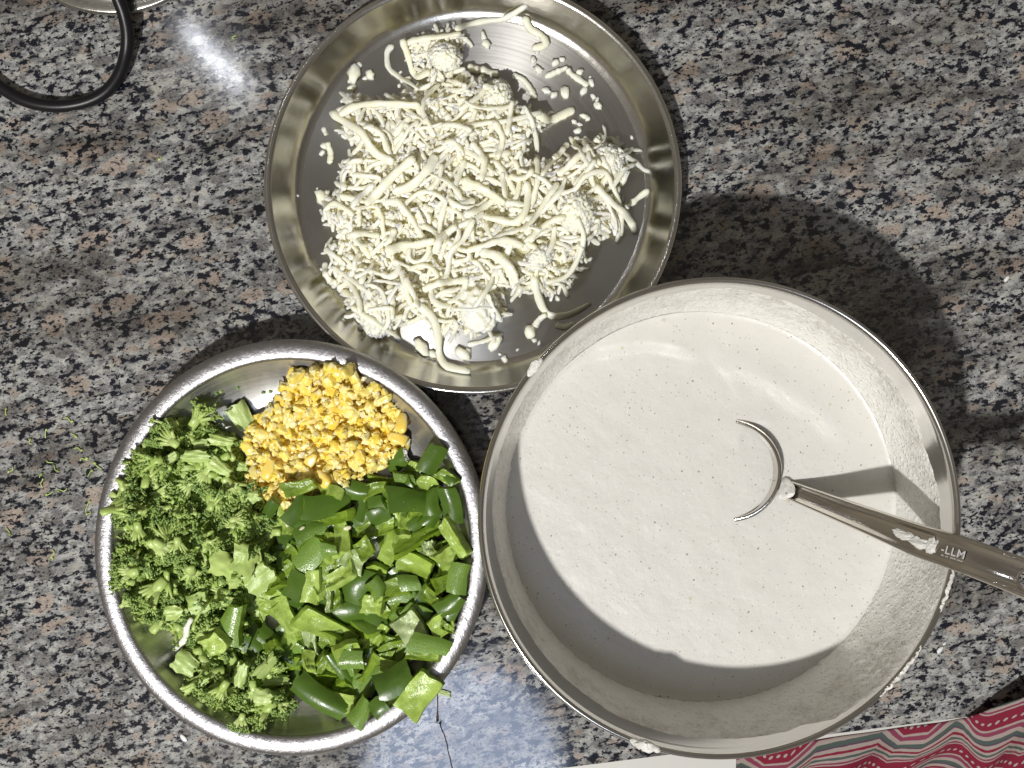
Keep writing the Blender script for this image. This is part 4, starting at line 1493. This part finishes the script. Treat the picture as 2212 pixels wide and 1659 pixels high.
# fine bits under the florets
J = Join()
bv, bf = ico(1)
V_, F_ = mound(broc_poly, .8, 1.2, .35, .5, 2.0, 17.0)
J.add(V_, F_, 0)
for k in range(2600):
    u, v = rand_in(broc_poly)
    x, y, _ = at(u, v, 1.0)
    if veg_r(x, y) > 10.9: continue
    g = ground(x, y, .15, .5)
    if k % 2:
        s = random.uniform(.06, .13)
        J.add(bv * s + np.array([x, y, g + s * .6]), bf, 1); stamp(x, y, s, g + s)
    else:
        a = random.random() * 6.28; l = random.uniform(.2, .5)
        D = Vector((math.cos(a), math.sin(a), random.gauss(0, .3)))
        p = Vector((x, y, g + .08))
        V, F = tube_geo([p - D * l / 2, p + Vector((0, 0, .03)), p + D * l / 2], [.05, .045, .03], 5)
        J.add(V, F, 0); stamp(x, y, .12, g + .12)
o = obj("broccoli_bits", mesh("broccoli_bits", J.V, J.F, [M['stalk'], M['bud']], J.M))
tag(o, "loose buds and stalk bits scattered through the chopped broccoli", "broccoli", kind='stuff')

for k in range(60):
    u, v = rand_in(broc_poly)
    place_floret(u, v, random.choice(fl), random.uniform(.75, 1.0), z=1.3)
for k in range(120):
    u, v = rand_in(broc_poly)
    place_floret(u, v, random.choice(fs + fl[:3]), random.uniform(.7, 1.0), z=2.2)
named = [(325, 1003, 1.15, 3.5, "big halved floret with white stem at the heap's upper left, by the plate rim"), (428, 895, 1.0, .9, "dark budded floret at the top of the broccoli heap"),
         (362, 942, .9, 2.6, "dark floret just left of the pale cut stems"), (462, 1072, 1.15, 1.3, "fan shaped halved floret in the upper centre of the broccoli"),
         (385, 1190, 1.15, -1.6, "fan shaped floret with thin pale stalks mid heap"), (280, 1066, .85, -1.2, "narrow floret hanging down beside the left wall"),
         (280, 1220, .9, 2.9, "round dark budded floret against the left rim"), (520, 1120, 1.0, .2, "floret spreading toward the pepper pieces"),
         (600, 1148, .9, 1.2, "dark curly floret touching the chopped pepper"), (320, 1290, 1.2, -2.3, "wide fan floret at the heap's lower left"),
         (545, 1510, 1.0, -1.5, "pale fan floret low in the tail of the broccoli"), (523, 1562, .8, -1.8, "light green floret resting on the bottom rim"),
         (612, 1530, .8, -.6, "dark small floret at the bottom beside the pepper"), (440, 1360, 1.0, 2.0, "floret right of the white cheese strand"),
         (480, 1490, .9, -2.2, "floret dangling over the bare steel at lower left")]
for u, v, s, rz, lab in named: place_floret(u, v, random.choice(fl), s, rz, .15, lab, z=3.0, q=.75)
stems = [(509, 900, 58, 44, -60, 'stalkl', "square pale slab of broccoli stem at the top beside the corn"), (424, 985, 58, 26, 2, 'stalkl', "smooth pale stem stick in the upper broccoli"),
         (430, 963, 34, 24, 15, 'stalkl', "short pale stem block above the smooth stem stick"), (478, 952, 52, 22, -8, 'stalk', "green stem strip next to the corn"),
         (375, 988, 30, 22, 40, 'stalkl', "small ribbed stem piece left of the smooth stick"), (477, 1010, 50, 26, -30, 'stalk', "rolled leaf bud cut open below the stem strip"),
         (514, 1010, 22, 22, 0, 'stalkl', "tiny pale cube beside the corn"), (488, 1220, 58, 50, -20, 'stalk', "bright green stem chunk at the heap's right centre"),
         (535, 1212, 55, 45, 60, 'stalk', "light green stem wedge beside the first pepper leaf"), (562, 1248, 60, 52, 40, 'stalkl', "pale yellow green stem chunk under the big dark pepper leaf"),
         (508, 1254, 38, 32, 10, 'stalk', "rounded stem knob below the green chunk"), (540, 1314, 78, 30, -68, 'stalkl', "long pale ribbed stem slice pointing down right"),
         (432, 1302, 40, 44, 20, 'stalkl', "white ribbed stem cut in the centre of the broccoli"), (378, 1320, 36, 30, 10, 'stalk', "green stem ring left of the white ribbed cut"),
         (400, 1435, 56, 42, -35, 'stalkl', "pale ridged stem chunk below the white cheese strand"), (430, 1475, 55, 18, 25, 'stalk', "thin stem leaning on the plate's lower left wall"),
         (520, 1455, 52, 30, 70, 'stalkl', "pale segmented stem below the upright pepper leaf"), (575, 1440, 56, 26, 50, 'stalkl', "pale stem strip along the long dark pepper strip"),
         (590, 1475, 60, 24, 0, 'stalkl', "pale branching stem at the lower right of the broccoli"), (575, 1500, 40, 34, 0, 'stalkl', "rounded pale stem end below the branching stem"),
         (545, 1075, 26, 24, 20, 'stalkl', "pale stem crumb between corn and broccoli"), (640, 1105, 34, 26, 40, 'stalkl', "whitish kernel like stem bit under the corn"), (530, 1190, 30, 40, 0, 'stalkl', "pale upright stem in the right of the broccoli")]
for k, (u, v, L, Wd, ang, mt, lab) in enumerate(stems):
    x, y, _ = at(u, v, 2.6)
    sc_ = 77.4 / FPX
    me = stem_mesh(k * 1.37 + 1, L * sc_, Wd * sc_, .42, M[mt])
    drop("broccoli_stem_piece", me, x, y, min(L, Wd) * sc_ * .45, .5, .2, 1.0, q=.85, rz=math.radians(ang), label=lab, cat="broccoli", group="cut broccoli stem pieces", sink=.1)


# ------------------------------------------------------------------ peppers
def pepper_mesh(L, Wd, th, bx, by, taper, seed, skin, flesh, cut, flip=False, lumps=.1):
    rs = random.Random(seed)
    nx, ny = 13, 9
    top, bot = [], []
    s1, s2 = rs.uniform(-.35, .35), rs.uniform(-.2, .2)
    if taper == .1: s1 = s2 = .05
    for i in range(nx):
        for j in range(ny):
            s, t = i / (nx - 1) * 2 - 1, j / (ny - 1) * 2 - 1
            w = 1 - taper * (s * .5 + .5) + .10 * noise.noise(Vector((s * 1.5, t, seed)))
            x = s * L / 2 * (1 + .09 * noise.noise(Vector((t * 1.8, seed, 3)))) + s1 * t * Wd * .5
            y = t * Wd / 2 * w + s2 * s * s * Wd
            z = -bx * (s * s) - by * (t * t) + .05 * noise.noise(Vector((s, t, seed * 2)))
            top.append(Vector((x, y, z)))
            rib = lumps * (noise.noise(Vector((s * 2.2, t * 2.2, seed + 7))) + .5 * noise.noise(Vector((s * 5, t * 5, seed))))
            k = 0.93
            bot.append(Vector((x * k, y * k, z - th * (1 + rib * 2.0))))
    V = top + bot
    F, mi = [], []
    nn = nx * ny
    for i in range(nx - 1):
        for j in range(ny - 1):
            a = i * ny + j
            F.append((a, a + ny, a + ny + 1, a + 1)); mi.append(0)
    for i in range(nx - 1):
        for j in range(ny - 1):
            a = nn + i * ny + j
            F.append((a, a + 1, a + ny + 1, a + ny)); mi.append(1)
    k = len(F)
    bd_ = [i * ny for i in range(nx)] + [(nx - 1) * ny + j for j in range(1, ny)] + [i * ny + ny - 1 for i in range(nx - 2, -1, -1)] + [j for j in range(ny - 2, 0, -1)]
    n1 = len(V); m = len(bd_)
    V = V + [V[a] for a in bd_] + [V[a].lerp(V[a + nn], .5) * 1.03 + Vector((0, 0, 0)) for a in bd_] + [V[a + nn] for a in bd_]
    for a in range(m):
        b = (a + 1) % m
        F.append((n1 + b, n1 + a, n1 + m + a, n1 + m + b)); mi.append(2)
        F.append((n1 + m + b, n1 + m + a, n1 + 2 * m + a, n1 + 2 * m + b)); mi.append(2)
    c = Vector((0, 0, -th * .5 - (bx + by) * .3))
    V = [v - c for v in V]
    if flip: V = [Vector((v.x, -v.y, -v.z)) for v in V]
    return mesh("pepper_piece", V, F, [skin, flesh, cut], mi)


KIND = {  # skin, flesh, cut edge, flipped so that the flesh faces up
    's': ('skin', 'flesh', 'flesh', False), 'w': ('skinf', 'flesh', 'flesh', False),
    'f': ('skin', 'flesh', 'flesh', True), 'l': ('skinf', 'fleshl', 'fleshl', True), 'p': ('fleshl', 'pale', 'pale', True)}


PEPM = {"the very long slab": (690, 1515), "the long dark strip": (606, 1425), "the wet strip at the right rim": (955, 1406), "the smooth square under the corn": (757, 1064),
        "the wet square near the corn": (869, 1042), "the large dark slab": (892, 1085), "the glossy wedge": (700, 1097), "the piece with the white crumb": (977, 1090),
        "the big dark leaf": (640, 1223), "the glossy bulging piece": (757, 1271), "the pithy chunk": (762, 1207), "the broad light piece": (892, 1225), "the long curved strip": (898, 1173),
        "the frosted rectangle": (871, 1297), "the ridged light piece": (606, 1340), "the little frosted square": (638, 1416), "the white pith wedge": (664, 1402),
        "the big pale slab": (698, 1368), "the pale shield": (894, 1372), "the bright concave piece": (721, 1526), "the oval wet piece": (785, 1537), "the overhanging piece": (902, 1500),
        "the arched scalloped piece": (801, 1152), "the lone square by the corn": (853, 998), "the light strip at the right wall": (990, 1160), "the rounded mid green piece": (854, 1410),
        "the square at the right wall": (1009, 1248), "the rectangle on the corn": (641, 1055)}


def pepper(u, v, L, Wd, ang, kind, label=None, plain=False, z=3.0, th=None, tilt=.22, q=.75, bend=None, lift=0.0, sink=.15):
    sc_ = (HC - z) / FPX
    L, Wd = L * sc_, Wd * sc_
    sk, fl_, cu, flip = KIND[kind]
    th = th or random.uniform(.42, .68)
    bx = random.uniform(.0, .07) * L * (1 if bend is None else bend); by = random.uniform(.05, .2) * Wd * (1 if bend is None else bend)
    x, y, _ = at(u, v, z)
    if kind != 'p' and label != "pepper piece overhanging the plate's lower right rim":
        dx, dy = x - VG.x, y - VG.y
        e = math.hypot(dx / SX, dy / SY)
        lim = 11.0 - .30 * L
        if e > lim:
            x, y = VG.x + dx * lim / e, VG.y + dy * lim / e
    me = pepper_mesh(L, Wd, th, bx, by, .1 if plain else random.uniform(0, .45), random.random() * 99, M[sk], M[fl_], M[cu], flip, .1 if kind != 'p' else .3)
    r = min(L, Wd) * .45
    g = ground(x, y, r, q)
    o = obj("pepper_piece", me, loc=(x, y, g + th * .6 + lift), rot=(random.gauss(0, tilt), random.gauss(0, tilt), math.radians(ang)))
    settle(o, [me])
    tag(o, label or ({"s": "dark skinned", "w": "wet dull green", "f": "fleshy green", "l": "light green", "p": "pale"}[kind] + " pepper piece, " + where(u, v, PEPM)), "pepper piece", "chopped green pepper pieces")
    # stamp along the length
    n = max(1, int(L / max(.2, Wd * .8)))
    for i in range(n):
        t = (i + .5) / n - .5
        px_, py_ = x + math.cos(math.radians(ang)) * t * L * .9, y + math.sin(math.radians(ang)) * t * L * .9
        stamp(px_, py_, Wd * .42, g + th * (1 - sink) + .1, .8)
    return o


pep_poly = [(600, 1110), (680, 1085), (760, 1050), (860, 1010), (950, 975), (990, 1030), (1022, 1150), (1018, 1280), (985, 1390), (930, 1470), (860, 1545), (770, 1575), (700, 1560), (640, 1500), (580, 1420), (520, 1370), (560, 1270), (600, 1190)]
PM_ = {}
BUR = Join()
for k in range(120):
    u, v = rand_in(pep_poly)
    if math.hypot(u - 629, v - 1184) > 330: continue
    o = pepper(u, v, random.uniform(50, 80), random.uniform(36, 55), random.uniform(0, 360), 's' if k % 2 else 'f', "x", z=.6, tilt=.15, q=.4)
    bpy.context.view_layer.update()
    mw = o.matrix_world
    BUR.add([(mw @ v_.co) / CM for v_ in o.data.vertices], [tuple(p_.vertices) for p_ in o.data.polygons])
    BUR.M[-len(o.data.polygons):] = [(0 if (p_.material_index == 0) else 1) for p_ in o.data.polygons]
    bpy.data.objects.remove(o)
tag(obj("buried_pepper", mesh("buried_pepper", BUR.V, BUR.F, [M['skin'], M['flesh']], BUR.M)), "chopped green pepper buried at the bottom of the pepper heap", "pepper", kind='stuff')
for k in range(115):
    u, v = rand_in(pep_poly)
    if math.hypot(u - 629, v - 1184) > 345: continue
    pepper(u, v, random.uniform(42, 76), random.uniform(30, 46), random.uniform(0, 360), random.choice('swfflll'), None, z=1.8, tilt=.3, q=.6)
lst = [
    (690, 1512, 135, 48, -33, 's', "very long green pepper slab at the bottom of the heap"),
    (606, 1425, 155, 36, -38, 's', "long dark pepper strip running down right beside the broccoli"),
    (855, 1470, 82, 60, 30, 's', None), (955, 1406, 90, 44, -12, 'w', "wet dark pepper strip reaching the right rim"), (937, 1433, 78, 22, -5, 'f', None),
    (981, 1305, 62, 50, 40, 's', None), (757, 1064, 62, 50, -20, 's', "dark smooth pepper square at the top of the heap under the corn"),
    (774, 1099, 66, 35, 75, 's', None), (804, 1060, 62, 32, 20, 'f', None), (869, 1042, 46, 38, 0, 'w', "wet glistening dark pepper square near the corn"),
    (853, 998, 50, 55, 20, 's', "lone green pepper square at the corn heap's lower right"), (935, 990, 66, 42, 60, 's', "curved pepper piece leaning alone on the right wall"),
    (888, 1011, 36, 30, 0, 'l', None), (967, 1028, 50, 30, -35, 'f', None), (1000, 1020, 34, 26, -50, 's', None),
    (977, 1090, 82, 44, 100, 's', "flat green pepper piece carrying a white cheese crumb by the right rim"),
    (892, 1085, 128, 55, -12, 's', "large very dark pepper slab at the upper right of the heap"),
    (915, 1053, 52, 48, -30, 'l', "rounded pale green pepper piece above the large dark slab"),
    (812, 1118, 48, 42, 20, 's', None), (641, 1055, 76, 36, 15, 'f', "green pepper rectangle lying on the corn"),
    (634, 1103, 78, 36, 62, 's', None), (721, 1124, 92, 28, 14, 'f', None), (577, 1100, 48, 26, 55, 's', None),
    (700, 1097, 108, 50, 10, 's', "glossy dark pepper wedge with a bright highlight below the corn"),
    (611, 1176, 52, 42, 30, 's', None), (659, 1156, 76, 40, 20, 'w', None), (734, 1170, 84, 42, 100, 'l', None),
    (965, 1182, 62, 28, 35, 'f', None), (990, 1160, 95, 32, -55, 'l', "long light pepper strip along the right wall"),
    (963, 1228, 40, 50, 0, 'l', None), (1009, 1248, 66, 42, 80, 'w', "pepper square standing against the right wall"),
    (1000, 1330, 60, 40, 60, 's', None), (806, 1243, 50, 42, 0, 'l', None), (880, 1267, 48, 36, 0, 'w', None),
    (801, 1152, 96, 44, 5, 'f', "arched pepper piece with a scalloped inner edge"), (873, 1126, 62, 26, 68, 'l', None),
    (922, 1193, 30, 30, 0, 'p', None), (898, 1173, 122, 32, 28, 'f', "long curved green strip in the right half of the heap"),
    (709, 1190, 36, 34, 0, 'w', None), (640, 1223, 128, 64, 40, 'w', "big leaf shaped dark pepper piece beaded with moisture beside the broccoli"),
    (629, 1272, 62, 40, 70, 's', None), (668, 1276, 78, 44, 80, 'l', None), (757, 1271, 84, 76, 60, 's', "large glossy bulging pepper piece in the heap's centre"),
    (705, 1298, 64, 12, 92, 'p', None), (762, 1207, 60, 58, 50, 'p', "pale pithy pepper chunk upper middle of the heap"),
    (785, 1190, 40, 40, 40, 'f', None), (892, 1225, 84, 52, -15, 'l', "broad light green piece right of the heap centre"),
    (958, 1264, 54, 36, 15, 'f', None), (871, 1297, 64, 38, -10, 'w', "small frosted green rectangle in the right centre"), (942, 1300, 78, 28, -38, 'f', None),
    (580, 1294, 62, 52, -30, 'l', None), (633, 1312, 42, 32, 30, 's', None), (606, 1340, 90, 42, -60, 'l', "ridged light green piece above the long dark strip"),
    (801, 1314, 44, 48, 80, 'l', None), (776, 1330, 34, 30, 0, 'w', None), (638, 1416, 34, 34, -20, 'w', "little frosted green square lying on the long dark strip"),
    (664, 1402, 74, 28, -75, 'p', "white pith wedge pointing down below the big pale slab"), (684, 1446, 66, 32, 50, 'f', None),
    (730, 1452, 84, 30, -60, 's', None), (757, 1429, 52, 40, 0, 'w', None), (744, 1409, 60, 38, 20, 'l', None),
    (801, 1402, 96, 32, 55, 'l', None), (810, 1464, 72, 56, 60, 'f', None), (765, 1490, 50, 42, 80, 'w', None),
    (698, 1368, 144, 52, -28, 'l', "big pale green slab with white inner rib in the lower left of the heap"),
    (955, 1346, 60, 48, 40, 'l', None), (985, 1362, 32, 20, -30, 'f', None), (840, 1358, 68, 32, 20, 'f', None),
    (854, 1410, 74, 56, 30, 'f', "rounded mid green piece below left of the pale shield shaped one"), (894, 1372, 96, 60, -62, 'p', "pale shield shaped pepper piece lower right of the heap"),
    (721, 1526, 98, 48, -12, 'l', "bright green concave piece at the bottom of the heap"), (785, 1537, 58, 42, 60, 'w', "oval wet green piece at the bottom rim"),
    (822, 1522, 38, 36, 40, 's', None), (497, 1350, 92, 54, 75, 'w', "upright leaf shaped pepper piece standing in the broccoli"), (470, 1388, 50, 44, 30, 'l', None)]
for (u, v, L, Wd, ang, kd, lab) in lst:
    zz = 3.2
    pepper(u, v, L * 1.0, Wd * 1.04, ang, kd, lab, z=zz, bend=1.8 if (L, Wd) == (84, 76) else None)
o = pepper(902, 1500, 104, 68, 52, 'l', "pepper piece overhanging the plate's lower right rim", z=4.0, tilt=.05, q=.9, lift=.1, plain=True, bend=.5)
o = pepper(945, 1498, 58, 14, -12, 'p', "slender pale pepper tongue poking out over the rim", z=4.2, tilt=.05, q=.95, lift=.15, th=.25)

# seeds and strays on the vegetables
for k, (u, v, a) in enumerate([(614, 1135, 75), (640, 1152, 50), (742, 1148, 10), (890, 1100, 40), (820, 1440, 70), (760, 1340, 0)]):
    x, y, _ = at(u, v, 3.6)
    V, F = lump(2, (.26, .15, .07), .15, 1.2, k)
    g = ground(x, y, .12, .95)
    tag(obj("pepper_seed", mesh("pepper_seed", V, F, M['seed']), loc=(x, y, g + .1), rot=(.2, .2, math.radians(a))), "pale flat pepper seed stuck on the chopped pepper", "seed", "pepper seeds")


def strand_on(pts, r, lab, z=3.4, name="cheese_shred", cat="cheese shred", mat='cheese', q=.9, flat=.7):
    P3 = spline([(at(u, v, z).x, at(u, v, z).y, 0) for u, v in pts], 16)
    V, F, c = lay_tube([(p.x, p.y) for p in P3], r, flat, 9, seedw=3.3, lift=0.06, q=q)
    return tag(obj(name, mesh(name, V, F, M[mat]), loc=tuple(c)), lab, cat)


strand_on([(412, 1338), (402, 1356), (396, 1372), (386, 1392), (362, 1416)], .19, "single white cheese strand fallen on the broccoli at lower left")
x, y, _ = at(970, 1062, 3.4)
g = ground(x, y, .3, .9)
V, F = lump(3, (.42, .24, .14), .75, 2.2, 4)
tag(obj("cheese_crumb", mesh("cheese_crumb", V, F, M['cheese']), loc=(x, y, g + .14), rot=(0, 0, .3)), "star shaped white cheese crumb on a green pepper piece", "cheese crumb")

# ------------------------------------------------------------------ crumbs on the granite
cb = [(13, 890), (146, 907), (99, 937), (66, 954), (159, 940), (168, 971), (108, 998), (180, 993), (212, 1007), (122, 1012), (194, 1023), (23, 1014), (87, 1028), (92, 1044), (108, 1065), (135, 1058),
      (189, 1094), (191, 1107), (17, 1147), (113, 1197), (346, 341), (505, 80)]
for k, (u, v) in enumerate(cb):
    p = at(u, v, .1)
    a = random.random() * 6.28
    l = random.uniform(.2, .7)
    J = Join()
    wv = random.uniform(.6, 1.0) if k % 2 else .1
    pth = [Vector((i * l / 5 - l / 2, .12 * math.sin(i * wv), .05)) for i in range(6)]
    V, F = tube_geo(pth, .035, 6)
    J.add(V, F, 0)
    r = random.uniform(.05, .1)
    J.add(bv * r * np.array([1.4, 1, 1]) + np.array([l / 2, 0, .05]), bf, 1 if k % 3 == 0 else 0)
    o = obj("broccoli_crumb", mesh("broccoli_crumb", J.V, J.F, [M['stalk'], M['bud']], J.M), loc=(p.x, p.y, .03), rot=(0, 0, a))
    lab = ("curled" if k % 2 else "straight") + " green broccoli crumb on the granite, " + where(u, v, {"the plate rim's upper left": (205, 965), "the photo's left edge": (8, 960), "the middle of the scatter": (112, 1000), "the plate's left rim": (198, 1100), "the pinkish grain low down": (100, 1190)})
    if k == 20: lab = "lone thin green sprig on the granite between cable and cheese plate"
    if k == 21: lab = "tiny green fleck on the granite near the white light streak"
    tag(o, lab, "broccoli crumb", "broccoli crumbs on the granite" if k < 20 else None)
for k, (u, v, s, lab) in enumerate([(397, 1594, .32, "ivory chip on the granite below the vegetable plate"), (2030, 1404, .28, "small white flake on the granite right of the mixing bowl"),
                                    (2174, 602, .25, "white splinter on the granite at the far right"), (2040, 1390, .14, "tiny white fleck just above the white flake by the bowl")]):
    p = at(u, v)
    V, F = lump(2, (s, s * .5, .05), .3, 1.5, k + 2)
    tag(obj("white_chip", mesh("white_chip", V, F, M['cheese']), loc=(p.x, p.y, .045), rot=(0, 0, -.9 if k == 0 else .9)), lab, "crumb")
# droplets of oil near the vegetables on the bare steel
for k, (u, v) in enumerate([(478, 850), (520, 838), (487, 846), (571, 848), (586, 846)]):
    x, y, _ = at(u, v, .5)
    V, F = lump(2, (.12, .10, .07), .4, 1.5, k)
    tag(obj("broccoli_crumb", mesh("broccoli_crumb", V, F, M['bud']), loc=(x, y, ground(x, y, .1, .8) + .05)), "dark green bud fleck on the bare steel above the broccoli", "broccoli crumb", "bud flecks on the vegetable plate")

# tell apart the few that would still share a label
from collections import defaultdict
byl = defaultdict(list)
for o in COL.objects:
    if o.parent is None and o.get('label') and o.get('group') and o.get('kind') is None:
        byl[o['label']].append(o)
for lab, os_ in byl.items():
    n_ = len(os_)
    if 1 < n_ <= 4 and len(lab.split()) <= 13:
        os_.sort(key=lambda o: -o.location.y)
        words = {2: ["the upper one", "the lower one"], 3: ["the top one", "the middle one", "the bottom one"], 4: ["the topmost", "second from top", "second from bottom", "the bottommost"]}[n_]
        for o, w_ in zip(os_, words): o['label'] = lab + ", " + w_
